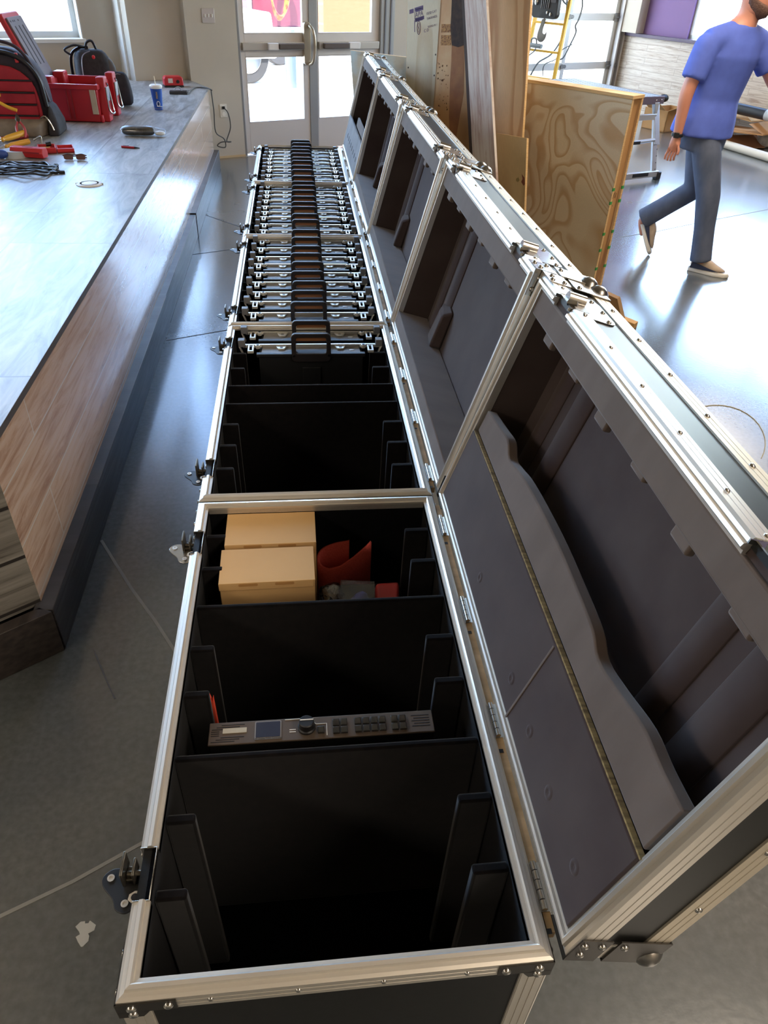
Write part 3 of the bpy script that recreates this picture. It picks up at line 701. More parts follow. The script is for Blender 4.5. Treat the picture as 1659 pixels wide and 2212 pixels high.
    for k in range(3): b.rivet((DL-.014, -.003, WL*(.25+.25*k)), (0, -1, 0), .005)
    b.build('trim_rivets', CHROME, lid, smooth=True)
    for yc in latches:                                    # latch receivers in the top face
        b = MB(ML)
        b.prism(rrect(.010, .095, yc-.058, yc+.058, .018), WL+.001, WL+.0028)
        b.box((.0, yc-.037, WL-.003), (.045, yc-.035, WL+.003)); b.box((.0, yc+.035, WL-.003), (.045, yc+.037, WL+.003))
        k = b.build('latch_keeper', CHROME, lid)
        b = MB(ML); b.cyl((.014, yc+.016, WL+.007), (.050, yc+.016, WL+.007), .011, 14); b.cyl((.006, yc-.012, WL+.004), (.020, yc-.022, WL+.010), .005, 8); b.build('keeper_roll', CHROME, lid, smooth=True)
        b = MB(ML); b.prism(rrect(.006, .046, yc-.034, yc+.002, .006), WL+.0028, WL+.0034); b.build('keeper_recess', mat('recess', '5b564f', .4, .6), lid)
        b = MB(ML)
        for d, y in ((.030, -.048), (.030, .048), (.080, -.048), (.080, .048), (.086, 0)): b.rivet((d, yc+y, WL+.003), nv, .005)
        b.build('keeper_rivets', CHROME, lid, smooth=True)
    # felt inside the lid
    b = MB(ML); f = .0105
    b.box((DL-.018, f, f), (DL-f, L-f, WL-f)); b.box((.014, f, f), (DL-.018, .020, WL-f)); b.box((.014, L-.020, f), (DL-.018, L-f, WL-f)); b.box((.014, .020, WL-.020), (DL-.018, L-.020, WL-f)); b.box((.014, .020, f), (DL-.018, L-.020, .020))
    b.build('lid_lining', LIDFELT, lid)
    for yc in ((.22, .86) if kind != 'box' else (.20, .86)):   # soft vertical ridges pressed into the back felt
        for o_, r_ in ((-.055, .022), (.045, .018)):
            y = L*yc+o_
            b = MB(ML); b.prism([(y-r_*1.8, DL-.0175), (y-r_*.8, DL-.018-r_*.6), (y+r_*.8, DL-.018-r_*.6), (y+r_*1.8, DL-.0175)], .06, WL-.065, M=Matrix(((0, 1, 0, 0), (1, 0, 0, 0), (0, 0, 1, 0), (0, 0, 0, 1))))
            b.build('felt_ridge', LIDFELT, lid, bevel=.008, seg=3)
    b = MB(ML); b.box((.010, .0215, WL-.072), (.030, L-.0215, WL-.0215)); bd = b.build('top_foam_band', LIDFELT2, lid, bevel=.004, seg=2)
    for k in range(6):
        y = L*(.14+.145*k); h = .016 if k % 2 else .009
        b = MB(ML); b.box((.0125, y-.026, WL-.072-h), (.027, y+.020, WL-.068)); b.build('band_tab', LIDFELT2, lid, bevel=.004)
    if kind == 'box':                                     # flap with the raw board edge, wavy foam strip
        b = MB(ML); b.box((.004, .0215, .0215), (.014, L-.0215, .202)); fl_ = b.build('lid_flap', LIDFELT, lid, bevel=.003)
        for y, w in ((.653, .065), (.40, .067), (.291, .072), (.186, .072), (.074, .078)):
            b = MB(ML); b.lathe([(.012, -.0005), (.009, .0009), (.006, .0011), (.004, .0002), (.001, -.0004)], (.0038, y, w), (-1, 0, 0), 14); b.build('flap_dimple', LIDFELT, lid, smooth=True)
        b = MB(ML); b.box((.0025, .354, .02), (.0045, .359, .198)); b.build('flap_crease', LIDFELT2, lid, bevel=.0015)
        b = MB(ML); b.box((.005, .02, .2025), (.0135, L-.03, .2055)); b.build('flap_raw_edge', mat('raw_chipboard', '9c8657', .9, col2='6b5939', scale=(5, 160, 60)), lid)
        tp = [(.03, .292), (.087, .289), (.145, .290), (.217, .274), (.275, .265), (.32, .279), (.409, .284), (.536, .286), (.691, .278), (.76, .266), (.795, .262), (.836, .279), (.90, .272), (.985, .262)]
        tp = [(p.x, p.y) for p in spline([Vector((y, w, 0)) for y, w in tp], 4)]
        b = MB(ML @ Matrix(((0, 0, 1, 0), (1, 0, 0, 0), (0, 1, 0, 0), (0, 0, 0, 1)))); b.prism([(.03, .207), (L-.03, .207)] + [(min(max(y, .03), L-.03), w) for y, w in tp[::-1]], .012, .034)
        b.build('wavy_foam', LIDFELT2, lid, bevel=.003)
    elif kind == 'slots':
        b = MB(ML); b.box((.002, .0215, .0215), (.014, L-.0215, .20)); b.build('lid_flap', mat('pale_foam', '8d8a88', .9, col2='7e7a78', scale=(9, 9, 9)), lid, bevel=.003)  # bright reflected light is put into this flap's foam colour
        b = MB(ML)
        for k in range(8): b.prism(rrect(.085, .115, L*(.12+.1*k)-.010, L*(.12+.1*k)+.010, .009), .0012, .0022, M=Matrix(((0, 0, 1, 0), (0, 1, 0, 0), (1, 0, 0, 0), (0, 0, 0, 1))))
        b.build('flap_slots', mat('dimple_felt', '262326', .9), lid)
        b = MB(ML); b.box((.016, .03, .2), (.028, L*.6, .25)); b.build('foam_end', LIDFELT2, lid, bevel=.004)
    else:                                                 # foam block along the hinge side, its top a dark ledge
        b = MB(ML); b.box((.006, .0215, .0215), (DL-.019, L-.0215, .062)); b.build('hinge_foam', LIDFELT2, lid, bevel=.003)
        for yc, w in ((L-.22, .06), (.10, .055)):
            b = MB(ML); b.hexa([(DL-.06, yc-w, .0625), (DL-.0185, yc-w, .0625), (DL-.0185, yc+w, .0625), (DL-.05, yc+w*.5, .0625)], [(DL-.05, yc-w*.7, .17), (DL-.0185, yc-w, .19), (DL-.0185, yc+w, .20), (DL-.04, yc+w*.5, .17)])
            b.build('foam_stop', LIDFELT, lid, bevel=.008)
    return root

STD_R = [.155, .265, .375, .72, .828]
CASES = [
  dict(y0=.367, L=1.017, tilt=17, lt=(.152, .872), ribs=[.13, .242, .476, .583, .807, .915], div=[.347, .693], kind='box', lab='nearest open flight case, holding two cardboard boxes and red foam'),
  dict(y0=1.398, L=1.003, tilt=15.6, lt=(.13, .868), ribs=STD_R, div=[.491, .603], kind='std', lab='second open flight case from the camera, empty but for two panels'),
  dict(y0=2.413, L=.995, tilt=14.4, lt=(.13, .868), ribs=STD_R, div=[.463, .570], kind='std', lab='third open flight case from the camera, the nearest one full of panels'),
  dict(y0=3.418, L=.972, tilt=13.4, lt=(.13, .85), ribs=STD_R, div=[.458, .564], kind='std', lab='fourth open flight case from the camera, the middle one of three full'),
  dict(y0=4.402, L=.985, tilt=14, lt=(.13, .855), ribs=STD_R, div=[.458, .564], kind='slots', lab='farthest open flight case by the doors, slotted pale flap in its lid'),
]
case_objs = [make_case(c['y0'], c['L'], c['tilt'], c['lt'], c['ribs'], c['div'], c['lab'], c['kind']) for c in CASES]

# ------------------------------------------------------------------ display panels in the cases
def make_panel():
    """local: x centre, y = 0 at the rail (far side), -y towards the camera, z = 0 at the top of the housing"""
    t = thing('display_panel', '', 'display panel')
    PB = mat('panel_black', '121315', .5); PG = mat('panel_grey', '7f7d79', .5, .2); PW = mat('panel_cast', 'd5d4cc', .35, .5)
    b = MB()
    b.box((-.170, -.072, -.50), (.170, -.004, -.014)); b.box((-.13, -.0745, -.30), (.13, -.072, -.12)); b.box((-.03, -.078, -.26), (.03, -.0745, -.05))
    b.build('housing', PB, t, bevel=.004)
    b = MB(); b.prism([(-.16, -.002), (.16, -.002), (.165, -.060), (.10, -.066), (.078, -.052), (.060, -.044), (-.060, -.044), (-.078, -.052), (-.10, -.066), (-.165, -.060)], -.014, -.009)
    b.build('top_plate', PG, t, bevel=.001)
    b = MB(); b.prism([(-.178, -.056), (-.10, -.062), (-.078, -.048), (-.060, -.04), (.060, -.04), (.078, -.048), (.10, -.062), (.178, -.056), (.178, -.074), (-.178, -.074)], -.016, -.004); b.build('front_fascia', PB, t, bevel=.002)
    b = MB(); b.box((-.225, -.008, -.012), (.225, .0, .0)); b.build('top_rail', mat('rail_aluminium', 'd8d7d3', .3, .9), t, bevel=.0015)
    for s in (-1, 1):
        b = MB(); x = s*.198
        b.box((x-.010, -.050, -.010), (x-.004, -.004, -.001)); b.box((x+.004, -.050, -.010), (x+.010, -.004, -.001)); b.box((x-.010, -.054, -.010), (x+.010, -.046, -.001)); b.box((x-.012, -.012, -.010), (x+.030*s+.012, -.002, -.001)); b.cyl((x-s*.022, -.014, -.01), (x-s*.022, -.014, .002), .008, 12)
        b.box((x-s*.034, -.014, -.009), (x, -.004, -.003))
        b.build('side_bracket', PW, t, bevel=.0012)
        b = MB(); b.cyl((x-s*.022, -.014, .002), (x-s*.022, -.014, .003), .0045, 10); b.box((x-.003, -.022, -.008), (x+.003, -.012, -.0005)); b.build('bracket_slot', PB, t)
        b = MB(); x = s*.098
        b.prism([(x-.020, -.004), (x+.020, -.004), (x+.014, -.022), (x+.010, -.031), (x-.010, -.031), (x-.014, -.022)], -.010, -.004); b.build('lug', PW, t, bevel=.002)
        b = MB(); b.lathe([(.006, 0), (.006, .0008), (.0035, .001)], (x, -.020, -.0045), seg=12); b.build('lug_hole', PG, t)
        b = MB(); x = s*.228
        b.box((x-.011, -.020, -.004), (x+.011, .004, .020)); b.build('corner_block', mat('block_grey', '6f6f70', .5, .3), t, bevel=.002)
        b = MB(); b.hexa([(x-s*.004-.002, -.030, -.026), (x-s*.004+.002, -.030, -.026), (x-s*.004+.002, -.018, -.026), (x-s*.004-.002, -.018, -.026)], [(x+s*.008-.002, -.020, -.002), (x+s*.008+.002, -.020, -.002), (x+s*.008+.002, -.010, -.002), (x+s*.008-.002, -.010, -.002)]); b.build('latch_finger', PW if s > 0 else PG, t)
    b = MB(); b.ball((.135, -.035, -.0085), .007, (1.4, .8, .15), 10); b.build('badge', mat('badge', 'c9c6be', .4, .6), t, smooth=True)
    # carrying handle at the near edge, standing up
    b = MB()
    outer = rrect(-.064, .064, -.03, .068, .014, 3); inner = rrect(-.050, .050, .0, .055, .008, 3)
    for y0_, y1_ in ((-.080, -.066),):
        lo0 = [b.V((x, y0_, z)) for x, z in outer]; li0 = [b.V((x, y0_, z)) for x, z in inner]; lo1 = [b.V((x, y1_, z)) for x, z in outer]; li1 = [b.V((x, y1_, z)) for x, z in inner]
        n = len(outer)
        for i in range(n):
            j = (i+1) % n
            b.F([lo0[i], lo0[j], li0[j], li0[i]]); b.F([lo1[j], lo1[i], li1[i], li1[j]]); b.F([lo0[j], lo0[i], lo1[i], lo1[j]]); b.F([li0[i], li0[j], li1[j], li1[i]])
    hd = b.build('handle', mat('handle_black', '1c1719', .5), t, bevel=.002)
    b = MB(); b.box((-.049, -.069, .040), (.049, -.0655, .0545)); b.build('grip_strip', mat('brown_strip', '8a5a34', .55), hd)  # brown strip under the top bar of the handle
    for s in (-1, 1):
        b = MB(); b.cyl((s*.057, -.083, -.006), (s*.057, -.080, -.006), .004, 10); b.build('handle_screw', CHROME, hd)
    return t
PZ = .665
pc = .030
proto = make_panel()
jobs = [(1, [.879, .982])] + [(i, [.130+.1056*k*(CASES[i]['L']/1.0) for k in range(9)]) for i in (2, 3, 4)]
first = True
CNAME = {1: 'second case', 2: 'third case', 3: 'fourth case', 4: 'farthest case'}
for ci, ys in jobs:
    for k, yy in enumerate(ys):
        if ci == 1: lab = ['nearer of the two display panels in the second case from the camera', 'farther of the two display panels in the second case from the camera'][k]
        else: lab = '%s black-handled display panel from the near end of the %s' % (ORD[k], CNAME[ci])
        loc = (pc + random.uniform(-.004, .004), CASES[ci]['y0']+yy, PZ+random.uniform(-.003, .003)); rz = random.uniform(-.008, .008)
        grp = 'display panels standing in the %s' % CNAME[ci]
        if first:
            first = False; proto.location = loc; proto.rotation_euler = (0, 0, rz); proto['label'] = lab; proto['group'] = grp
        else: dup(proto, loc, rz, lab, grp)
# ================================================================== CONTENTS OF THE NEAREST CASE
CARD = mat('cardboard', 'c9a26c', .8, col2='c29a64', scale=(4, 4, 60))
CARD_D = mat('cardboard_edge', 'a87b45', .85)
for (x0, x1, ya, yb, rz, lab) in ((-.190, .010, 1.128, 1.236, .012, 'nearer closed cardboard box standing in the nearest flight case'), (-.186, .016, 1.252, 1.366, .004, 'farther closed cardboard box standing behind the other one in the case')):
    t = thing('cardboard_box', lab, 'cardboard box', ((x0+x1)/2, (ya+yb)/2, .140), rz, 'cardboard boxes in the nearest case')
    hx, hy, h = (x1-x0)/2, (yb-ya)/2, .514
    b = MB(); b.box((-hx, -hy, 0), (hx, hy, h-.002)); b.build('carton', CARD, t, bevel=.002)
    b = MB(); b.box((-hx-.0008, -hy-.0015, h-.002), (hx, hy, h)); b.box((-hx-.001, -hy-.0018, h-.02), (hx-.004, -hy-.0005, h)); b.build('lid_flap', CARD, t, bevel=.0006)
    for k in (-.4, .36):
        b = MB(); b.prism(rrect(hx*k-.020, hx*k+.020, h-.010, h-.0025, .003), -hy-.0022, -hy-.0015, 'Y'); b.build('tab_slot', CARD_D, t)
    b = MB(); b.box((hx-.0005, -hy, h-.13), (hx+.0008, -hy+.004, h-.004)); b.build('side_fold', mat('fold_dark', '6b5030', .9), t)
# red foam sheet, folded, standing behind the boxes
RF = mat('red_foam', 'cf5148', .9, col2='d85a50', scale=(220, 220, 220), bump=.3)
c2 = spline([Vector(p) for p in ((.098, 1.350, 0), (.065, 1.354, 0), (.035, 1.350, 0), (.022, 1.333, 0), (.026, 1.313, 0), (.045, 1.303, 0), (.075, 1.307, 0), (.108, 1.318, 0), (.150, 1.337, 0))], 6)
top = [.572, .562, .550, .540, .530, .524, .528, .546, .578]
b = MB(); n = len(c2); P = []
for i, p in enumerate(c2):
    f = i/(n-1)*(len(top)-1); k = min(int(f), len(top)-2); h = top[k]+(top[k+1]-top[k])*(f-k)
    P.append([(p.x, p.y, z) for z in [.141+(h-.141)*j/6 for j in range(7)]])
b.grid(P); tag(b.build('foam_sheet', RF, solid=.006, smooth='all'), 'red foam sheet folded and standing beside the cardboard boxes', 'foam sheet')
b = MB(); P = [[(.018+.095*i/6, 1.378-.004*_s(i), .141+.415*j/4) for j in range(5)] for i in range(7)]
b.grid(P); tag(b.build('foam_sheet', RF, solid=.006, smooth='all'), 'flat red foam sheet behind the folded one, mostly hidden', 'foam sheet')
b = MB()
b.loft([[(.022+.055*u, 1.15+.08*v, .530+.012*_s(u*5+v*3)+.03*v) for u, v in ((0, 0), (.3, -.1), (.7, 0), (1, .1), (1, .9), (.6, 1), (.2, .95), (0, .8))], [(.024+.050*u, 1.155+.06*v, .560+.006*_s(u*7+v*4)) for u, v in ((0, 0), (.3, -.05), (.7, 0), (1, .1), (1, .9), (.6, 1), (.2, .95), (0, .8))]])
tag(b.build('parts_bag', glassmat('bag_film', (.55, .55, .58), .18, .25), smooth='all', sub=1), 'clear bag of small black screws by the cardboard box', 'bag')
random.seed(5); b = MB()
for k in range(26):
    x, y = random.uniform(.028, .068), random.uniform(1.155, 1.205); b.cyl((x, y, .545), (x+random.uniform(-.01, .01), y+random.uniform(-.01, .01), .556), .004, 8); 
tag(b.build('screw_pile', mat('screw_black', '2e2c2e', .3, .8)), 'heap of small black screws at the foot of the red foam', 'screws', kind='stuff')
b = MB(); b.box((-.16, 1.11, .141), (.24, 1.127, .20)) if False else None
b = MB(); b.box((.02, 1.09, .141), (.212, 1.25, .525)); tag(b.build('foam_block', FELT, bevel=.01), 'black foam block under the small bags in the nearest case', 'foam block')
# folded blue cloth in clear bag, red strap bag
b = MB()
for k, (z, s) in enumerate(((.533, .8), (.55, .75), (.563, .5))):
    b.loft([[(.105+.035*s*_c(q)+.006*k, 1.15+.028*s*_s(q)*1.4, z+.006*_s(3*q)) for q in [i*.5236 for i in range(12)]], [(.107+.030*s*_c(q), 1.15+.026*s*_s(q)*1.4, z+.02+.006*_s(2*q)) for q in [i*.5236 for i in range(12)]]])
tag(b.build('folded_cloth', mat('blue_cloth', '4d57a0', .85, col2='3d4688', scale=(30, 30, 30)), smooth='all', sub=1), 'small folded blue cloth in a clear bag', 'cloth')
b = MB(); b.loft([[(.075, 1.12, .528), (.138, 1.12, .527), (.14, 1.18, .528), (.078, 1.185, .528)], [(.062, 1.115, .592), (.140, 1.12, .588), (.143, 1.178, .594), (.068, 1.183, .598)]]); tag(b.build('clear_bag', glassmat('bag_film2', (.82, .80, .80), .10, .3)), 'small clear plastic bag around the blue cloth', 'bag')
b = MB(); b.loft([[(.145, 1.14, .526), (.20, 1.14, .526), (.206, 1.21, .526), (.146, 1.215, .526)], [(.147, 1.15, .555), (.195, 1.15, .558), (.203, 1.20, .572), (.150, 1.205, .565)]]); tag(b.build('red_pouch', mat('red_vinyl', '9a2a2c', .5), bevel=.008, seg=3), 'flat red pouch right of the blue cloth in the case', 'pouch')
b = MB(); b.prism([(-.205, .46), (-.202, .615), (-.197, .60), (-.192, .622), (-.187, .60), (-.184, .61), (-.181, .46)], .866, .876, 'Y'); tag(b.build('orange_foam_strip', mat('orange_foam', 'd8482c', .9), bevel=.002), 'torn strip of orange foam stuck behind the left rib', 'foam strip')

# video controller standing face up between two dividers
t = thing('video_controller', 'rack video controller with knob, small screen and glossy buttons', 'video controller', (.014, .779, .141))
CB = mat('controller_body', '1d1c1b', .5, .3); CF = mat('controller_face', '574a3e', .5, .25); zf = .479
b = MB(); b.box((-.195, -.022, 0), (.195, .022, zf)); b.build('chassis', CB, t, bevel=.002)
b = MB(); b.box((-.197, -.023, zf), (.197, .023, zf+.004)); b.build('faceplate', CF, t, bevel=.0015)
z1 = zf+.004; LW_ = mat('label_white', 'cfcbc2', .6)
VB = mat('vent_black', '0a0a0b', .8)
for k in range(9):
    x = -.192+.008*(k % 3); y = -.018+.0042*k
    if 3 <= k <= 5: x = -.193; w = .014
    else: w = .040
    b = MB(); b.box((x, y, z1), (x+w, y+.0014, z1+.0004)); b.build('vent_slot', VB, t)
for k in range(5): b = MB(); b.box((.158+.004*(k % 2), -.010+.0055*k, z1), (.190, -.0085+.0055*k, z1+.0004)); b.build('vent_slot', VB, t)
b = MB(); b.box((-.173, -.001, z1), (-.132, .009, z1+.0012)); b.build('name_plate', mat('name_plate', 'b8b09c', .4, .3), t)
b = MB(); b.prism(rrect(-.118, -.072, -.018, .019, .002), z1, z1+.0015); b.build('screen_bezel', mat('bezel_silver', '8e8a86', .4, .5), t)
b = MB(); b.prism(rrect(-.116, -.074, -.014, .017, .0015), z1+.0015, z1+.0022); b.build('screen', mat('lcd', '2f3648', .12), t)
text_mesh('LED Display Video Controller', .0040, Matrix.Translation((-.095, -.0163, z1+.0018)), mat('ink_black', '1a1918', .6), 'label_text', t, .0001)
b = MB(); b.lathe([(.0155, 0), (.0155, .004), (.0135, .006), (.013, .018), (.0115, .0195), (.001, .0195)], (-.028, .001, z1), seg=28); k = b.build('knob', BLACKP, t, smooth=True)
b = MB(); b.box((-.039, .0025, z1+.0196), (-.016, .0046, z1+.0202)); b.build('knob_pointer', LW_, k)
b = MB(); b.tube([(-.066, .020, z1+.0003), (-.028, .020, z1+.0003), (-.011, .0075, z1+.0003), (.007, .0075, z1+.0003), (.007, -.017, z1+.0003)], .0008, 6); b.build('guide_line', LW_, t)
for dy in (0, -.0045): b = MB(); b.box((-.058, dy-.002, z1), (-.047, dy-.0005, z1+.0005)); b.build('indicator', LW_, t)
GB = mat('glossy_button', '262422', .10, 0, .8)
for cx, cy in [(-.003, -.007)]+[(x, y) for x in (.0235, .0375, .062, .0765, .091, .1055, .127, .1415) for y in (-.0095, .0065)]:
    b = MB(); b.prism(rrect(cx-.0060, cx+.0060, cy-.0066, cy+.0066, .0012), z1, z1+.005); b.build('button', GB, t, bevel=.0014)

# ================================================================== STAGE
SH = .70
DECK = planks('stage_laminate', ['55524d', '82807c', '9f9e9b', 'bdbdbb'], '6d6c6a', 1.22, .60, rough=.38, spec=.5, streak=(13, 2.6), seamw=.0035, spread=(.28, .42, .56, .74), plane='YX', bump=.25)
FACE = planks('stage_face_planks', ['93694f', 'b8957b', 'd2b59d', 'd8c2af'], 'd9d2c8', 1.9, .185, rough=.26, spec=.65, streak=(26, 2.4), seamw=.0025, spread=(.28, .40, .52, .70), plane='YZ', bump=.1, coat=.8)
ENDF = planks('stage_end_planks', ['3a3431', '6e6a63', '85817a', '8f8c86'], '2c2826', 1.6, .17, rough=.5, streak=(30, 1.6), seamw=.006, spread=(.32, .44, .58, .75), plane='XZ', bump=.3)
TOE = planks('stage_toe_boards', ['1f1d1d', '353233', '464446', '5f5d5e'], '2b2928', 2.2, .14, rough=.45, streak=(36, 2.2), seamw=.003, spread=(.3, .46, .6, .8), plane='YZ', bump=.25)
t = thing('stage_platform', 'long raised stage of grey wood-look planks left of the cases', 'stage', (0, 0, 0))
e0 = Vector((-.785, 1.60)); endd = Vector((-.151, -.103)).normalized()
pB = lambda u, v: tuple(bw(u, v, 0)[:2])
ex = e0+endd*4.2
poly = [tuple(e0), (-.785, 7.74), pB(-.505, -.012), pB(-.505, .09), pB(-.997, .09), pB(-1.028, .10), pB(-1.028, .44), pB(-5.0, .44), tuple(ex)]
b = MB(); b.prism(poly[::-1], SH-.022, SH); b.build('deck', DECK, t)
def inset(p, d): return p
b = MB(); b.prism([(-.787, 1.61), (-.787, 7.735), (-.81, 7.735), (-.81, 1.61)], .155, SH-.022); b.build('front_fascia', FACE, t)
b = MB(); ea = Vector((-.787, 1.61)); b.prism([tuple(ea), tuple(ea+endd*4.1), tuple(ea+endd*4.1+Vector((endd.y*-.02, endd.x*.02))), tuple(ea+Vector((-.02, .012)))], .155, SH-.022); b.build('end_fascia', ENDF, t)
b = MB(); fb = Vector((-.787, 7.735)); fe = Vector(pB(-.505, -.012)); b.prism([tuple(fb), tuple(fe), tuple(fe+Vector((-.02, 0))), tuple(fb+Vector((-.02, 0)))], .0, SH-.022); b.build('far_fascia', WALLC, t)
b = MB(); b.box((-.80, 1.575, 0), (-.745, 4.02, .165)); b.box((-.80, 4.03, 0), (-.748, 5.62, .160)); b.box((-.80, 5.63, 0), (-.744, 7.80, .168)); b.build('toe_board', TOE, t, bevel=.002)
b = MB(); ta = Vector((-.745, 1.565)); b.prism([tuple(ta), tuple(ta+endd*4.2), tuple(ta+endd*4.2+Vector((-.03, .03))), tuple(ta+Vector((-.04, .02)))], 0, .165); b.build('end_toe_board', mat('dark_toe', '26211f', .6, col2='3c3430', scale=(40, 6, 60)), t, bevel=.002)
b = MB(); b.box((-.7885, 1.60, SH-.022), (-.7845, 7.74, SH-.0005)); b.build('nosing', mat('nosing', '4e4a46', .5), t)

ST = Vector((0, 0, SH))
# white round cover
p = at(193.5, 398, SH)
t = thing('floor_cover', 'white round plastic cover set in the stage top', 'floor cover', p)
b = MB(); b.lathe([(.067, 0), (.067, .003), (.063, .006), (.004, .0065)], seg=32); b.build('disc', mat('cover_white', 'e6e2da', .5), t, smooth=True)
b = MB(); b.lathe([(.05, .0062), (.05, .0068), (.047, .0068), (.047, .0062)], seg=32); b.build('rim_groove', mat('groove', 'bdb8ae', .6), t)
for s in (-1, 1): b = MB(); b.box((s*.063-.006, -.006, .0), (s*.063+.006, .006, .0065)); b.build('notch', mat('groove', 'bdb8ae', .6), t)
# folding glasses
p = at(163, 345, SH)
t = thing('sunglasses', 'brown sunglasses folded on the stage top', 'sunglasses', p, .05)
GL = mat('brown_lens', '6b4a42', .15)
b = MB(); b.tube([(-.065, 0, .022), (-.04, -.012, .032), (-.012, -.010, .028), (0, -.009, .030), (.012, -.010, .028), (.04, -.012, .032), (.065, 0, .022)], .0035, 8, smooth=4); b.build('frame', mat('tortoise', '4b332c', .3), t, smooth=True)
for s in (-1, 1):
    b = MB(); b.prism(rrect(s*.034-.026, s*.034+.026, .002, .030, .010), -.012, -.009, 'Y'); b.build('lens', GL, t, bevel=.001)
    b = MB(); b.tube([(s*.064, 0, .022), (s*.05, .02, .018), (-s*.02, .030, .012), (-s*.06, .032, .004)], .003, 8, smooth=4); b.build('temple', mat('tortoise', '4b332c', .3), t, smooth=True)
# red pen
a, c = at(263, 319, SH), at(302, 322, SH)
t = thing('pen', 'red pen lying alone on the stage top', 'pen', a)
d = c-a; b = MB(); b.cyl((0, 0, .006), d*.72+Vector((0, 0, .006)), .006, 12); b.build('barrel', mat('pen_red', 'b3202e', .35), t, smooth=True)
b = MB(); b.cyl(d*.72+Vector((0, 0, .006)), d+Vector((0, 0, .005)), .006, 12, .002); b.build('tip', BLACKP, t)
b = MB(); b.box((.01, -.001, .011), (.045, .002, .0135)); b.build('clip', BLACKP, t)
# black bundle in a clear bag
p0, p1 = at(268, 291, SH), at(335, 296, SH)
t = thing('bagged_cable', 'black cable bundle wrapped in clear plastic on the stage', 'bag', (p0+p1)/2)
dx = (p1-p0).length/2; random.seed(2)
b = MB(); b.loft([[(x, (.035+.008*_s(x*60))*_c(q)*f, .030+.028*f*_s(q)+.004*_s(7*q+x*90)) for q in [i*.4488 for i in range(14)]] for x, f in ((-dx, .5), (-dx*.9, .9), (-dx*.5, 1.05), (0, .95), (dx*.3, 1.05), (dx*.75, 1), (dx*.95, .6))])
b.build('wrapped_cable', mat('cable_wrap', '1d1d1f', .3, col2='3f3f42', scale=(60, 40, 40), lo=.5, hi=.8), t, smooth='all', sub=1)
b = MB(); b.loft([[(x, (.045*f)*_c(q), .032+.032*f*_s(q)) for q in [i*.4488 for i in range(14)]] for x, f in ((-dx*1.12, .3), (-dx, .9), (-dx*.4, 1.08), (dx*.4, 1.05), (dx, .9), (dx*1.2, .55), (dx*1.5, .5), (dx*1.65, .25))])
b.build('clear_wrap', glassmat('clear_wrap', (.93, .95, .97), .16, .15), t, smooth='all', sub=1)
b = MB(); b.loft([[(x, (.03*f)*_c(q)-.008, .020+.016*f*_s(q)) for q in [i*.6283 for i in range(10)]] for x, f in ((dx*.95, .5), (dx*1.15, 1), (dx*1.4, 1.05), (dx*1.6, .4))]); b.build('white_tail', mat('white_film', 'd4dade', .4), t, smooth='all', sub=1)
# paper cup
p = at(343, 237, SH)
t = thing('paper_cup', 'blue paper cup with white lid and straw on the stage', 'cup', p, -.35)
b = MB(); b.lathe([(.030, .0), (.031, .004), (.045, .155)], seg=36); b.build('cup_body', mat('cup_blue', '1c4fa6', .45), t, smooth=True)
b = MB(); b.lathe([(.0302, .001), (.0318, .012), (.0316, .012), (.030, .001)], seg=36); b.build('gold_band', mat('cup_yellow', 'e0b63a', .5), t, smooth=True)
b = MB(); b.lathe([(.0425, .138), (.0455, .152), (.0475, .156), (.0475, .161), (.044, .165), (.041, .170), (.001, .170)], seg=36); b.build('cup_lid', mat('cup_white', 'eceae4', .4), t, smooth=True)
b = MB(); b.cyl((0, 0, .16), (-.004, 0, .225), .004, 10); b.build('straw', mat('straw', 'e8e2c8', .5), t)
# white oval logo and vertical lettering on the near side
def cupM(ang, z, lean=.0968):
    r = .031+.014*(z-.004)/.151+.0012
    n = Vector((_c(ang), _s(ang), -lean)).normalized(); x = Vector((-_s(ang), _c(ang), 0))
    return frame_at((r*_c(ang), r*_s(ang), z), n, x)
for sgn, ang in (((1, -math.pi/2+.35)),):
    M = cupM(ang+.25, .045); b = MB(M); b.tube([(.011*_c(q), .017*_s(q), .0) for q in [2*math.pi*i/24 for i in range(24)]], .0022, 6, closed=True); b.build('ring_logo', mat('cup_white', 'eceae4', .4), t)
    M = cupM(ang+.25, .045) @ Matrix.Scale(.5, 4); b = MB(M); b.prism([(-.010, -.016), (.010, -.016), (.006, .010), (0, .018), (-.006, .010)], -.002, .002); b.build('logo_mark', mat('logo_dark', '1a2236', .5), t)
    M = cupM(ang+.15, .103) @ Matrix.Rotation(math.pi/2, 4, 'Z'); text_mesh('FRESH', .017, M, mat('cup_yellow', 'e0b63a', .5), 'cup_lettering', t, .0012)
    b = MB(); b.box((.02, -.055, .030), (.060, -.048, .034)); b.build('sleeve_tab', mat('cup_white', 'eceae4', .4), t)
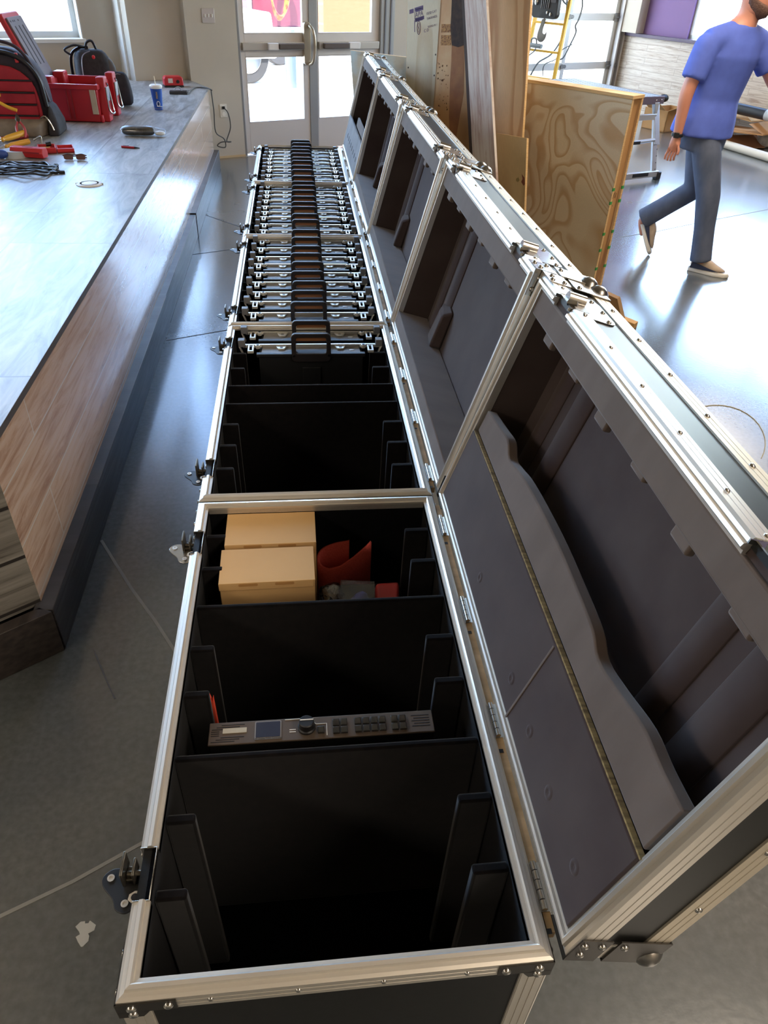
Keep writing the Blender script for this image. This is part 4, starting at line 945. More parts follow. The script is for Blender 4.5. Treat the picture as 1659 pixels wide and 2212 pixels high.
# red battery charger and black adapter
p = at(375, 187, SH)
t = thing('battery_charger', 'red battery charger at the far end of the stage', 'charger', p, .3)
RP = mat('red_plastic', 'c22a30', .4)
b = MB(); b.prism([(-.085, .012), (.085, .012), (.082, .075), (.06, .085), (-.07, .085), (-.085, .07)], -.05, .05, 'Y'); b.build('charger_shell', RP, t, bevel=.008)
b = MB(); b.box((-.085, -.052, 0), (.085, .05, .014)); b.build('base', BLACKP, t, bevel=.003)
b = MB(); b.box((-.05, -.054, .035), (-.01, -.05, .07)); b.build('label', mat('label_white', 'cfcbc2', .6), t)
b = MB(); b.cyl((.035, -.056, .045), (.035, -.048, .045), .014, 16); b.build('vent_plug', BLACKP, t)
p = at(386, 203, SH)
t = thing('power_adapter', 'black flat power adapter beside the red charger', 'adapter', p, .08)
b = MB(); b.box((-.075, -.035, 0), (.075, .035, .026)); b.build('brick', mat('adapter_black', '2b2c30', .4), t, bevel=.005)
b = MB(); b.tube([(-.03, .0, .026), (-.02, .01, .045), (.01, .012, .048), (.03, .0, .026)], .005, 8, smooth=4); b.build('strap', mat('strap_grey', '9aa0a6', .5), t)
CBL = mat('cable_grey', '4b4843', .5)
b = MB(); so_ = bw(-.20, -.012, .458)
pts = [p+Vector((.075, 0, .012)), at(420, 190, SH+.004), at(445, 190, SH+.006), at(457, 195, SH+.006), Vector((-.765, 7.78, .66)), on(462, 240, (-.75, 7.9, 0), (0, 1, 0)), on(466, 285, (-.75, 7.95, 0), (0, 1, 0)), on(484, 300, bw(-.3, -.08, 0), BV), on(487, 318, bw(-.3, -.10, 0), BV), on(470, 315, bw(-.3, -.10, 0), BV), on(479, 307, bw(-.3, -.10, 0), BV), on(499, 306, bw(-.2, -.08, 0), BV), on(490, 304, bw(-.2, -.04, 0), BV), on(498, 275, bw(-.2, -.03, 0), BV), on(493, 245, bw(-.2, -.03, 0), BV), so_]
b.tube(pts, .0055, 7, smooth=6); o = b.build('extension_cable', CBL, smooth='all'); tag(o, 'thin dark power cable running from the stage to the wall socket', 'cable')
b = MB(); b.box(tuple(so_-Vector((.014, .014, .012))), tuple(so_+Vector((.014, .008, .012)))); tag(b.build('cord_plug', BLACKP, bevel=.004), 'black plug pushed into the wall socket', 'plug')
# ---- red tote with its lid swung open
TR = mat('tote_red', 'b8222c', .45, col2='ae1f29', scale=(5, 5, 5)); TRD = mat('tote_red_dark', '951b25', .5)
p = at(165, 264, SH); pr = at(226, 266, SH)
t = thing('tool_tote', 'open red plastic tool tote with silver latches on the stage', 'tool box', at(112, 262, SH), -.05)
W, D, H = .34, .42, .235
def taper(z): return .02*z/H
b = MB(); t0 = .012
lo = [(0, 0, .004), (W, 0, .004), (W, D, .004), (0, D, .004)]; hi = [(-.012, -.012, H), (W+.012, -.012, H), (W+.012, D+.012, H), (-.012, D+.012, H)]
li = [(t0, t0, .014), (W-t0, t0, .014), (W-t0, D-t0, .014), (t0, D-t0, .014)]; hi2 = [(0, 0, H), (W, 0, H), (W, D, H), (0, D, H)]
vs = [[b.V(q) for q in r] for r in (lo, hi, hi2, li)]
for r0, r1 in zip(vs, vs[1:]):
    for k in range(4): b.F([r0[k], r0[(k+1) % 4], r1[(k+1) % 4], r1[k]])
b.F(vs[0][::-1]); b.F(vs[3]); b.build('tub', TR, t, bevel=.006)
b = MB(); b.sweep_rect(-.022, W+.022, -.022, D+.022, [(0, H-.03), (0, H), (.022, H), (.022, H-.006), (.006, H-.006), (.006, H-.03)]); b.build('rim', TR, t, bevel=.002)
for x in (.14, .17): b = MB(); b.box((x, -.016, .02), (x+.006, -.002, H-.03)); b.build('side_groove', TRD, t, bevel=.003)
b = MB(); b.box((W, .04, .0), (W+.055, .13, H+.04)); b.box((W, D-.13, 0), (W+.055, D-.04, H+.04)); b.box((W-.0, .0, .0), (W+.02, D, .05)); b.build('latch_post', TR, t, bevel=.008)
for y0_, y1_ in ((.02, .10), (D-.12, D-.02)):
    b = MB(); b.box((-.03, y0_, H-.06), (.05, y1_, H+.035)); b.build('hinge_block', TR, t, bevel=.010)
b = MB(); b.box((.30, -.019, .055), (W, -.012, H-.02)); b.build('corner_band', mat('band_pale', 'b9ab98', .5), t, bevel=.002)
for yc in (.085, D-.085):
    b = MB(); X = W+.058
    b.tube([(X, yc-.035, H-.02), (X, yc-.035, .09), (X+.012, yc-.02, .055), (X+.02, yc+.02, .05), (X+.012, yc+.035, .075), (X, yc+.035, H-.03), (X, yc, H)], .006, 8, smooth=4); b.box((X-.004, yc-.03, .13), (X+.004, yc+.03, H-.02))
    b.build('wire_latch', CHROME, t, smooth=True)
b = MB(); b.box((.02, .06, H-.05), (.30, .09, H-.03)); b.box((.2, .08, H-.04), (.28, .16, H-.02)); b.build('inner_tray', TR, t, bevel=.006)
b = MB(); b.box((.01, -.004, H-.05), (.05, -.0, H-.02)) ; b.build('tray_tag', mat('tag_dark', '3b2a2a', .6), t)
# lid, leaning back to the left
A = Matrix.Translation((-.035, D*.5, H-.01)) @ Matrix.Rotation(-.40, 4, 'Y')
b = MB(A); b.prism(rrect(-.15, .17, .0, .43, .03), -.040, -.004, 'X'); tl = b.build('tote_lid', TR, t, bevel=.01)
b = MB(A); b.prism(rrect(-.125, .145, .02, .395, .012), -.006, .010, 'X'); b.build('lid_inner_panel', mat('lid_grey', '6b6168', .6), tl, bevel=.003)
for k in (-.06, .01, .08):
    b = MB(A); b.box((.010, k-.007, .10), (.0118, k+.007, .34)); b.build('panel_slot', mat('slot_dark', '3a3338', .7), tl)
b = MB(A)
for k in (-.09, -.05, -.02, .05): b.cyl((.010, k, .37), (.0118, k, .37), .006, 8)
b.build('panel_screws', mat('slot_dark', '3a3338', .7), tl)
# ---- black backpack beyond the tote
BK = mat('pack_black', '211d22', .75, col2='2c282d', scale=(30, 30, 30), bump=.2); BKG = mat('pack_grey', '55504f', .7)
def soft_pack(M, secs, name, material, parent, sub=1):
    """loft of rounded-rectangle sections: (z, cx, cy, halfw, halfd)"""
    b = MB(M); L_ = []
    for z, cx, cy, hw, hd in secs:
        L_.append([(cx+x, cy+y, z) for x, y in rrect(-hw, hw, -hd, hd, min(hw, hd)*.7, 4)])
    b.loft(L_); return b.build(name, material, parent, smooth='all', sub=sub)
p = at(222, 236, SH)
t = thing('backpack', 'black backpack standing behind the red tote by the wall', 'backpack', p+Vector((-.04, .20, 0)), .35); t.scale = (.85, .85, .82)
I4 = Matrix.Identity(4)
soft_pack(I4, [(0, 0, 0, .15, .10), (.05, 0, 0, .17, .125), (.2, -.01, 0, .175, .13), (.36, -.02, .01, .16, .12), (.43, -.03, .02, .13, .09), (.455, -.03, .02, .09, .06)], 'main_compartment', BK, t)
soft_pack(I4, [(0, .17, -.10, .085, .065), (.06, .175, -.12, .095, .075), (.2, .165, -.12, .09, .07), (.27, .155, -.105, .08, .05), (.285, .15, -.10, .06, .03)], 'front_pocket', BK, t)
soft_pack(I4, [(.24, .10, -.05, .05, .05), (.28, .11, -.055, .06, .055), (.36, .095, -.04, .055, .05), (.40, .08, -.02, .03, .03)], 'side_pocket', BKG, t)
b = MB(); b.tube([(-.06, .01, .44), (-.05, 0, .50), (.0, -.0, .515), (.03, .01, .44)], .011, 8, smooth=5); b.build('grab_handle', mat('strap_black', '16141a', .5), t, smooth=True)
b = MB(); b.tube([(-.19, .05, .05), (-.205, .04, .25), (-.19, .03, .40), (-.12, .02, .46), (-.04, .01, .465)], .018, 8, smooth=5, flat=.5); b.tube([(-.20, .02, .41), (-.24, 0, .45), (-.16, -.02, .485), (-.08, 0, .47)], .010, 8, smooth=4); b.build('shoulder_strap', mat('strap_black', '16141a', .5), t, smooth=True)
b = MB(); b.tube([(-.13, -.13, .08), (-.135, -.125, .3), (-.11, -.10, .41), (-.04, -.08, .445)], .004, 6, smooth=5); b.tube([(.1, -.17, .05), (.1, -.175, .2), (.14, -.15, .27), (.21, -.15, .25)], .004, 6, smooth=5); b.build('zip', mat('zip_grey', '8f8a90', .4, .4), t)
b = MB(); b.ball((-.02, -.095, .40), .014, (1, .4, 1.2), 10); b.build('red_pull', RP, t)
# ---- open red-lined tool backpack
p = at(40, 288, SH)
t = thing('tool_backpack', 'open tool backpack with red inner pockets at the left', 'backpack', p+Vector((-.01, .03, 0)), .05); t.scale = (.92, .92, .88)
RN = mat('red_nylon', 'b02234', .7, col2='9a1c2d', scale=(9, 9, 9)); 
W2 = .26
def arch(hw, h, y, n=10, base=0.0):
    pts = [(-hw, y, base), (-hw*1.02, y, h*.35)]
    for i in range(n+1):
        a = math.pi-math.pi*i/n; pts.append((hw*_c(a), y, h*.55+h*.45*_s(a)))
    pts += [(hw*1.02, y, h*.35), (hw, y, base)]
    return pts
b = MB(); b.loft([arch(.235, .50, .17), arch(.25, .535, .14), arch(.255, .55, .05), arch(.25, .545, -.01), arch(.235, .52, -.035)]); b.build('back_shell', mat('pack_plum', '2a2028', .7, col2='34283a', scale=(20, 20, 20)), t, smooth='all', sub=1)
b = MB(); P = arch(.235, .515, -.040)[1:-1]; b.tube(spline([Vector(q) for q in P], 3), .020, 8, flat=.8); b.build('rim_piping', mat('strap_black', '16141a', .5), t, smooth=True)
b = MB(); b.loft([arch(.205, .44, -.042), arch(.200, .43, -.056)]); b.build('red_lining', RN, t, bevel=.006)
for z, d in ((.34, .0), (.265, .006), (.19, .012), (.12, .02)):
    b = MB(); b.loft([[(-.185, -.058-d, z-.066), (.185, -.058-d, z-.066), (.188, -.062-d, z-.01), (.185, -.060-d, z), (-.185, -.060-d, z), (-.188, -.062-d, z-.01)], [(-.17, -.045, z-.066), (.17, -.045, z-.066), (.17, -.045, z-.01), (.17, -.045, z), (-.17, -.045, z), (-.17, -.045, z-.01)]]); pk = b.build('tool_pocket', RN, t, bevel=.004)
    b = MB(); b.box((-.186, -.066-d, z), (.186, -.050, z+.010)); b.build('pocket_binding', mat('strap_black', '16141a', .5), pk, bevel=.003)
b = MB(); b.loft([[(-.24+.02, -.05, .0), (.24, -.05, .0), (.245, -.05, .11), (-.235, -.05, .11)], [(-.20, -.155, .0), (.20, -.155, .0), (.20, -.16, .085), (-.2, -.16, .085)], [(-.15, -.185, 0), (.15, -.185, 0), (.15, -.185, .06), (-.15, -.185, .06)]]); b.build('fold_down_front', mat('canvas_grey', '8f8579', .8, col2='7c7268', scale=(14, 14, 14)), t, smooth='all', bevel=.012)
b = MB(); b.loft([[(.22, .14, 0), (.235, -.14, 0), (.31, -.13, 0), (.315, .13, 0)], [(.235, .14, .09), (.245, -.12, .10), (.31, -.10, .07), (.315, .12, .085)], [(.245, .12, .20), (.250, -.04, .21), (.275, -.03, .17), (.28, .1, .18)]]); b.build('side_pouch', BK, t, smooth='all', bevel=.015)
b = MB(); b.tube([(.20, -.10, .115), (.235, -.12, .13), (.262, -.12, .08), (.275, -.125, .04)], .006, 8, smooth=4); b.build('zip_puller', CHROME, t)
b = MB(); b.tube([(-.235, -.03, .52), (-.08, -.03, .575), (.05, -.02, .572), (.15, -.02, .515), (.225, -.02, .36), (.262, -.03, .21)], .011, 8, smooth=5); b.build('edge_strap', mat('strap_plum', '3a2c36', .6), t, smooth=True)
b = MB(); b.box((.10, -.045, .45), (.125, -.03, .51)); b.build('red_tab', RP, t, bevel=.004)
# pliers and cutter sticking out of the pack
def pliers(name, lab, loc, rot, col, cat='pliers'):
    t = thing(name, lab, cat, loc); t.rotation_euler = rot
    hm = mat('grip_'+col, col, .4)
    for s in (-1, 1):
        b = MB(); b.tube([(s*.006, -.005, 0), (s*.020, -.04, 0), (s*.022, -.085, 0), (s*.012, -.12, 0)], [.0065, .008, .008, .006], 8, smooth=4); b.build('grip', hm, t, smooth=True)
        b = MB(); b.tube([(s*.004, -.008, 0), (s*.008, .012, 0), (s*.003, .04, 0), (0, .058, 0)], [.006, .008, .006, .003], 8, smooth=4); b.build('jaw', mat('tool_steel', '6b6865', .35, .9), t, smooth=True)
    b = MB(); b.cyl((0, 0, -.008), (0, 0, .008), .009, 14); b.build('pivot', mat('tool_steel', '6b6865', .35, .9), t)
    return t
pk = at(40, 288, SH); fr = on(40, 262, (0, pk.y-.20, 0), (0, 1, 0)); fc = on(10, 226, (0, pk.y-.16, 0), (0, 1, 0))
pliers('pliers', 'pliers with pinkish red grips lying against the open tool backpack', (fr.x, fr.y, fr.z), (math.radians(38), 0, .35), 'b5484e')
t = thing('cable_cutter', 'yellow handled cutter poking out of the red pockets', 'cutter', (fc.x, fc.y, fc.z)); YT = mat('tool_yellow', 'e0a92a', .45)
b = MB(); b.box((-.07, -.025, .04), (-.015, .02, .11)); b.build('cutter_body', YT, t, bevel=.006)
b = MB(); b.box((-.055, -.028, .055), (-.03, -.024, .095)); b.build('cutter_window', BLACKP, t, bevel=.002)
b = MB(); b.tube([(-.09, -.02, .04), (-.03, -.028, .02), (.03, -.03, -.01), (.075, -.03, -.025)], .010, 8, smooth=4); b.build('cutter_handle', YT, t, smooth=True)
b = MB(); b.box((-.09, -.02, .11), (-.01, .01, .125)); b.build('cutter_jaw', mat('tool_steel', '6b6865', .35, .9), t, bevel=.003)
# loose tools in front
def screwdriver(lab, a, c, col, r=.015):
    a, c = Vector(a), Vector(c); d = c-a; t = thing('screwdriver', lab, 'screwdriver', a, 0, 'screwdrivers on the stage')
    b = MB(); b.lathe([(r*.4, 0), (r, .006), (r*.95, d.length*.45), (r*.6, d.length*.53), (r*.75, d.length*.58), (r*.4, d.length*.6)], (0, 0, r), d, 12); b.build('grip', mat('grip_'+col, col, .4), t, smooth=True)
    b = MB(); b.cyl(d*.58+Vector((0, 0, r)), d+Vector((0, 0, r*.8)), .004, 8); b.build('shaft', CHROME, t)
screwdriver('upper yellow screwdriver in front of the open tool backpack', at(58, 305, SH)+Vector((0, 0, .03)), at(-30, 325, SH)+Vector((0, 0, .01)), 'd9a02c', .018)
screwdriver('lower yellow screwdriver with a light stripe, nearer the tape', at(66, 315, SH)+Vector((0, 0, .01)), at(-25, 332, SH), 'd6982a', .016)
screwdriver('dark red handled screwdriver nearest the open tool backpack', at(62, 299, SH)+Vector((0, 0, .0)), at(-40, 312, SH), '8e1f28', .017)
b = MB(); a0 = at(78, 318, SH); b.tube([a0+Vector((-.02, .05, .03)), a0+Vector((.02, .05, .05)), a0+Vector((.028, .04, .045)), a0+Vector((.03, .03, .012))], .005, 8, smooth=3); tag(b.build('hex_key', CHROME, smooth=True), 'bent steel hex key behind the red cases', 'hex key')
# red bit cases
p = at(65, 340, SH)
t = thing('bit_case', 'closed red hexagonal bit case nearest the cable tangle', 'case', p, -.25)
b = MB(); b.prism([(-.026, .004), (.026, .004), (.034, .03), (.022, .056), (-.022, .056), (-.034, .03)], -.10, .10, 'X'); b.build('case_shell', RP, t, bevel=.004)
b = MB(); b.box((-.08, -.035, .028), (.08, -.031, .036)); b.build('case_seam', TRD, t)
b = MB(); b.box((-.03, -.012, .054), (.03, .012, .0585)); b.build('case_label', TRD, t, bevel=.003)
p = at(122, 327, SH)
t = thing('bit_case', 'open red bit case lying flat behind the closed one', 'case', p, .30)
b = MB(); b.box((-.10, -.06, 0), (.0, .06, .012)); b.sweep_rect(-.10, 0, -.06, .06, [(0, 0), (0, .032), (.006, .032), (.006, 0)]); b.build('tray', RP, t, bevel=.002)
b = MB(); b.box((.004, -.06, 0), (.10, .06, .010)); b.sweep_rect(.004, .10, -.06, .06, [(0, 0), (0, .024), (.006, .024), (.006, 0)]); b.build('case_cover', RP, t, bevel=.002)
for k in range(5): b = MB(); b.cyl((-.085, -.04+.018*k, .018), (-.03, -.04+.018*k, .018), .004, 8); b.build('bit', mat('bit_brass', 'b8954a', .35, .8), t)
b = MB(); b.cyl((-.05, .052, .03), (-.02, .052, .034), .012, 10); b.build('bit_holder', BLACKP, t)
# tape roll and blue grip
p = at(37, 338, SH)
t = thing('tape_roll', 'roll of grey white tape lying flat above the cables', 'tape', p)
b = MB(); b.lathe([(.032, .003), (.070, .0), (.070, .036), (.032, .034), (.032, .003)], seg=36); b.build('tape_winding', mat('tape_grey', 'b7bcc0', .4), t, smooth=True)
b = MB(); b.lathe([(.029, .004), (.033, .004), (.033, .0365), (.029, .0365), (.029, .004)], seg=36); b.build('tape_core', mat('tape_core', '6f675c', .8), t, smooth=True)
p = at(4, 343, SH); b = MB(); b.ball(p+Vector((0, 0, .025)), .026, (1.6, .8, .95), 14); tag(b.build('glove_ball', mat('blue_grip', '2f4d9a', .5), smooth='all'), 'blue rubber grip at the left edge beside the tape roll', 'tool grip')
# tangle of black cables: each with its plug
random.seed(11)
CK = mat('cable_black', '161618', .4)
for k in range(9):
    y0_, y1_ = 350+3.2*k, 352+2.9*k
    pts = [at(-40, y0_+random.uniform(-2, 4), SH+.01+.004*k)]
    for i, x in enumerate((-5, 22, 48, 74, 98)): pts.append(at(x, y0_+(y1_-y0_)*i/5+random.uniform(-4.5, 4.5), SH+.008+random.uniform(0, .022)))
    ex_ = 112+random.uniform(0, 18); ey = (360, 366, 371, 357, 364, 369, 372, 362, 368)[k]
    pts.append(at(ex_, ey, SH+.008))
    t = thing('patch_cable', '%s black cable from the top of the tangle on the stage' % ORD[k], 'cable', pts[0], 0, 'tangled black cables')
    pl_ = [q-pts[0] for q in pts]
    b = MB(); b.tube(pl_, .0052, 7, smooth=6); b.build('cord', CK, t, smooth='all')
    d = (pl_[-1]-pl_[-2]).normalized(); e_ = pl_[-1]
    b = MB(); b.cyl(e_, e_+d*.028, .0085, 8); b.cyl(e_-d*.012, e_, .006, 8); b.build('connector', CK, t)
# ================================================================== TIMBER BEHIND THE LIDS
PN = Vector((.788, .615, 0)).normalized(); PT = Vector((.615, -.788, 0)).normalized()   # away from camera / along to the right
PP = Vector((1.667, 3.989, 0))
def WM(p): return Matrix((PT, PN, Vector((0, 0, 1)))).transposed().to_4x4() if p is None else Matrix.Translation(p) @ Matrix((PT, PN, Vector((0, 0, 1)))).transposed().to_4x4()
WR = WM(None)
PLY_A = wood('ply_swirl', 'e4d0ac', 'cda877', axis='X', rings=15, stretch=2.6, freq=.8, warp=2.2, mid=.5)
PLY_B = wood('ply_orange', 'dbb98a', 'c0935f', axis='Z', rings=9, stretch=7, freq=.55, warp=.4, mid=.5)
PLY_C = wood('ply_pale', 'd0c09c', 'c2aa80', axis='Z', rings=10, stretch=4, freq=.6, warp=.8, mid=.5)
PLY_D = wood('ply_yellow', 'c9ab74', 'bb9a62', axis='Z', rings=4, stretch=5, freq=.5, warp=.4)
EDGE = mat('ply_edge', 'e0c08c', .7, col2='cda26a', scale=(8, 8, 200))
STUD = wood('stud_wood', 'c08a45', '9a6628', axis='Z', rings=6, stretch=8, freq=.8, rough=.7)
INK = mat('purple_ink', '5d4a6b', .8); GREEN = mat('green_tape', '3f9a4b', .6)
# hollow partition standing on the floor
base = Vector((PP.x+.03, PP.y+.02, 0))
t = thing('plywood_partition', 'low hollow plywood partition with swirling grain and green tape marks', 'partition', base)
LP, HP, TH = 1.28, 1.20, .108
b = MB(WR); b.box((-LP, 0, 0), (0, .016, HP-.016)); b.build('front_sheet', PLY_A, t)
b = MB(WR); b.box((-LP, TH-.016, 0), (0, TH, HP-.016)); b.build('rear_sheet', PLY_B, t)
b = MB(WR); b.box((-LP, -.004, HP-.016), (.004, TH+.002, HP)); b.build('top_plate', EDGE, t, bevel=.001)
b = MB(WR); b.box((-.05, .0165, 0), (-.012, TH-.0165, HP-.0165)); b.build('end_stud', STUD, t)
b = MB(WR); b.box((.0, .0, .0), (.0012, .016, HP-.016)); b.box((.0, TH-.016, .0), (.0012, TH, HP-.016)); b.build('sheet_edges', EDGE, t)
for z in (.755, .685, .52, .43, .325):
    for y0_, y1_ in ((-.001, .018), (TH-.018, TH+.002)):
        b = MB(WR); b.box((-.004, y0_, z-.008), (.0022, y1_, z+.008)); b.build('tape_mark', GREEN, t)
b = MB(WR); 
for z0, z1, y_ in ((.70, .73, .04), (.705, .735, .05), (.70, .728, .062), (.66, .664, .05)): b.box((.0-.0125, y_, z0), (-.0115, y_+.004, z1))
b.build('pencil_marks', mat('marker_black', '26201a', .8), t)
# painted panel at the far end of the line of timber
def slab_obj(name, lab, cat, q, p0, n, th, material, zlo=0.0, edge=None, ztop=None):
    """board whose front face lies in the plane (p0, n); q = four photo points (tl, tr, br, bl) on its two long edges"""
    n = Vector(n).normalized(); tl, tr, br, bl = [on(x, y, p0, n) for x, y in q]
    def ext(a, c, z): return a+(c-a)*((z-a.z)/(c.z-a.z))
    zt0 = ztop if ztop is not None else None
    TL = ext(tl, bl, zt0) if zt0 else tl; TR = ext(tr, br, zt0) if zt0 else tr
    BL = ext(tl, bl, zlo); BR = ext(tr, br, zlo)
    o = (BL+BR)/2; o = Vector((o.x, o.y, 0)); bk = n*th
    z = ((TL-BL).normalized()+(TR-BR).normalized()).normalized(); x = n.cross(z)
    R = Matrix((x, n, z)).transposed().to_4x4()      # local: x right, y back, z up the board
    Ri = R.inverted()
    t = thing(name, lab, cat, o); t.rotation_mode = 'QUATERNION'; t.rotation_quaternion = R.to_quaternion()
    L_ = [Ri @ (v-o) for v in (BL, BR, TR, TL)]
    lo_ = [Vector(v) for v in L_]; hi_ = [Vector(v)+Vector((0, th, 0)) for v in L_]
    b = MB(); b.hexa(lo_, hi_); body = b.build('board', material, t)
    if edge:
        b = MB()
        a0, a1 = lo_[1], lo_[2]; b.hexa([a0+Vector((0, .0, 0)), a0+Vector((.0015, 0, 0)), a0+Vector((.0015, th, 0)), a0+Vector((0, th, 0))], [a1, a1+Vector((.0015, 0, 0)), a1+Vector((.0015, th, 0)), a1+Vector((0, th, 0))])
        a0, a1 = lo_[0], lo_[3]; b.hexa([a0-Vector((.0015, 0, 0)), a0, a0+Vector((0, th, 0)), a0+Vector((-.0015, th, 0))], [a1-Vector((.0015, 0, 0)), a1, a1+Vector((0, th, 0)), a1+Vector((-.0015, th, 0))])
        a0, a1 = lo_[3], lo_[2]; b.hexa([a0, a1, a1+Vector((0, th, 0)), a0+Vector((0, th, 0))], [a0+Vector((0, 0, .0015)), a1+Vector((0, 0, .0015)), a1+Vector((0, th, .0015)), a0+Vector((0, th, .0015))])
        b.build('cut_edge', edge, t)
    return t, lo_, R, o
tilt_n = Vector((PN.x, PN.y, .10)).normalized()       # boards lean back on the partition's top edge
def lean(off): return PP + PN*off + Vector((0, 0, 1.2)), Vector((PN.x, PN.y, -.16)).normalized()
PAINTED = wood('ply_painted', 'b9a27c', 'a78b60', axis='X', rings=5, stretch=3, freq=.7, patches='a9b3ad')
slab_obj('painted_panel', 'plywood panel with bluish grey paint patches standing behind the far lids', 'panel', ((757, 109), (886, 125), (890, 300), (766, 230)), PP+PN*.07, PN, .018, PAINTED, edge=EDGE)
p0, n = lean(-.03)
t, L_, R, o = slab_obj('plywood_sheet', 'pale tall plywood sheet with purple stamp, left of the tan beam', 'plywood', ((880, 0), (975, 0), (980, 250), (876, 250)), p0, n, .018, PLY_C, ztop=2.42, edge=EDGE)
# stamp on the pale sheet
def onboard(x, y): return R.inverted() @ (on(x, y, p0, n)-o)
sp = [onboard(*q) for q in ((897, 20), (915, 20), (897, 72), (897, 45), (905, 30), (905, 60), (932, 30), (932, 42), (925, 63))]
yy = L_[0].y
def inkbox(a, c, w): 
    b = MB(); lo_, hi_ = Vector(a), Vector(c); b.box((min(lo_.x, hi_.x)-w, -.0006, min(lo_.z, hi_.z)-w), (max(lo_.x, hi_.x)+w, .0, max(lo_.z, hi_.z)+w)); return b
FX = Matrix(((1, 0, 0, 0), (0, 0, -1, 0), (0, 1, 0, 0), (0, 0, 0, 1)))
def stamp(s, x, y, size):
    q = onboard(x, y); text_mesh(s, size, Matrix.Translation((q.x, q.y-.0006, q.z)) @ FX, INK, 'stamp_text', t, .0002)
stamp('APA', 905.5, 31, .036)
for (xa, ya, xb, yb, w) in ((896, 17, 896, 42, .001), (896, 44, 895.5, 69, .001), (897, 17, 914, 18, .0008), (898, 20, 914, 21, .0012), (898, 41.5, 913, 42.5, .0015), (897, 39.5, 916, 41, .0006), (885, 22, 893, 23, .002), (885, 26, 893, 27, .002)):
    inkbox(onboard(xa, ya), onboard(xb, yb), w).build('stamp_bar', INK, t)
for s, x, y, sz in (('15/32 CAT', 932, 27, .018), ('THICKNESS', 933, 38, .016), ('TESTED PS 1', 934, 56, .014), ('C D', 921, 66, .022)): stamp(s, x, y, sz)
q = onboard(904.5, 60); b = MB(Matrix.Translation((q.x, q.y-.0004, q.z)) @ FX)
b.tube([(.014*_c(a), .034*_s(a), 0) for a in [2*math.pi*i/24 for i in range(24)]], .0016, 5, closed=True); b.tube([(.006*_c(a), .012*_s(a)+.012, 0) for a in [2*math.pi*i/16 for i in range(16)]], .0012, 5, closed=True); b.tube([(.006*_c(a), .012*_s(a)-.012, 0) for a in [2*math.pi*i/16 for i in range(16)]], .0012, 5, closed=True)
b.build('stamp_oval', INK, t)
for x, y in ((941, 118), (938, 163), (882, 146)):
    q = onboard(x, y); b = MB(); b.cyl((q.x, q.y-.0008, q.z), (q.x, q.y, q.z), .005, 8); b.build('nail_hole', mat('nail_dark', '3b2f26', .8), t)
p0, n = lean(-.06)
slab_obj('plywood_sheet', 'orange tall plywood sheet with long grain, right of the whitewashed board', 'plywood', ((1055, 0), (1146, 0), (1128, 292), (1060, 292)), p0, n, .018, PLY_B, ztop=2.42, edge=EDGE)
p0, n = lean(-.135)
BEAM = wood('beam_wood', 'cda468', 'a57a45', axis='Z', rings=5, stretch=6, freq=.8, patches='b88a55')
t, L_, R, o = slab_obj('timber_beam', 'rough tan timber beam with scorched patch, left of the whitewashed board', 'beam', ((955, 0), (1001, 0), (1014, 330), (933, 300)), p0, n, .09, BEAM, ztop=2.40)
def blotch(pts, name, m, dz=.0008):
    P = [onboard(*q) for q in pts]; b = MB(); lo_ = [b.V((v.x, v.y-.0002, v.z)) for v in P]; hi_ = [b.V((v.x, v.y-dz, v.z)) for v in P]; k = len(P)
    b.F(lo_); b.F(hi_[::-1])
    for i in range(k): b.F([lo_[i], lo_[(i+1) % k], hi_[(i+1) % k], hi_[i]])
    return b.build(name, m, t)
SC = mat('scorch', '2f1f18', .85, col2='45301f', scale=(30, 30, 30)); SC2 = mat('stain_brown', '8a5a34', .8, col2='9a683c', scale=(14, 14, 14))
blotch([(977, -30), (1000, -30), (1001.5, 40), (1002, 98), (990, 102), (976, 98), (973, 60), (975, 30)], 'scorch_patch', SC)
blotch([(976, 98), (990, 102), (1002, 98), (1003, 150), (1002, 200), (995, 240), (985, 300), (972, 330), (970, 250), (972, 180), (975, 130)], 'brown_stain', SC2, .0006)
blotch([(954, 52), (974, 52), (973.5, 70), (953, 70)], 'printed_block', mat('print_brown', '6d4630', .85, col2='b98b4f', scale=(120, 120, 120)))
blotch([(953, 76), (975, 76), (974, 98), (952, 98)], 'printed_block', mat('print_brown', '6d4630', .85, col2='b98b4f', scale=(120, 120, 120)))
random.seed(4); b = MB()
for k in range(46):
    q = onboard(random.uniform(945, 968), random.uniform(125, 320)); w = random.uniform(.002, .006); b.prism([(q.x-w, q.z-w*.5), (q.x+w*.3, q.z-w), (q.x+w, q.z+w*.6), (q.x-w*.4, q.z+w)], q.y-.0008, q.y-.0001, 'Y')
b.build('gouges', mat('gouge', '5f3f20', .9), t)
p0, n = lean(-.20)
WB = planks('whitewashed_board', ['9c7f74', 'bfa79c', 'd4cac2', 'ddd6d0'], 'cfc5bd', 5, .6, rough=.6, streak=(46, 3.0), seamw=.0, spread=(.26, .40, .52, .68), plane='ZX', bump=.3)
t, L_, R, o = slab_obj('whitewashed_board', 'long whitewashed weathered board leaning in front of the orange plywood', 'board', ((1003, 0), (1050, 0), (1074, 428), (1026, 428)), p0, n, .02, WB, ztop=2.40)
b = MB(); a0, a1 = L_[0], L_[3]; w = Vector((-.026, .0, 0)); e_ = Vector((-.0005, 0, 0)); d_ = Vector((0, .02, 0)); b.hexa([a0+w, a0+e_, a0+e_+d_, a0+w+d_], [a1+w*.55, a1+e_, a1+e_+d_, a1+w*.55+d_]); b.build('dark_edge', mat('aged_edge', '4a3d38', .8), t)
p0, n = lean(-.12)
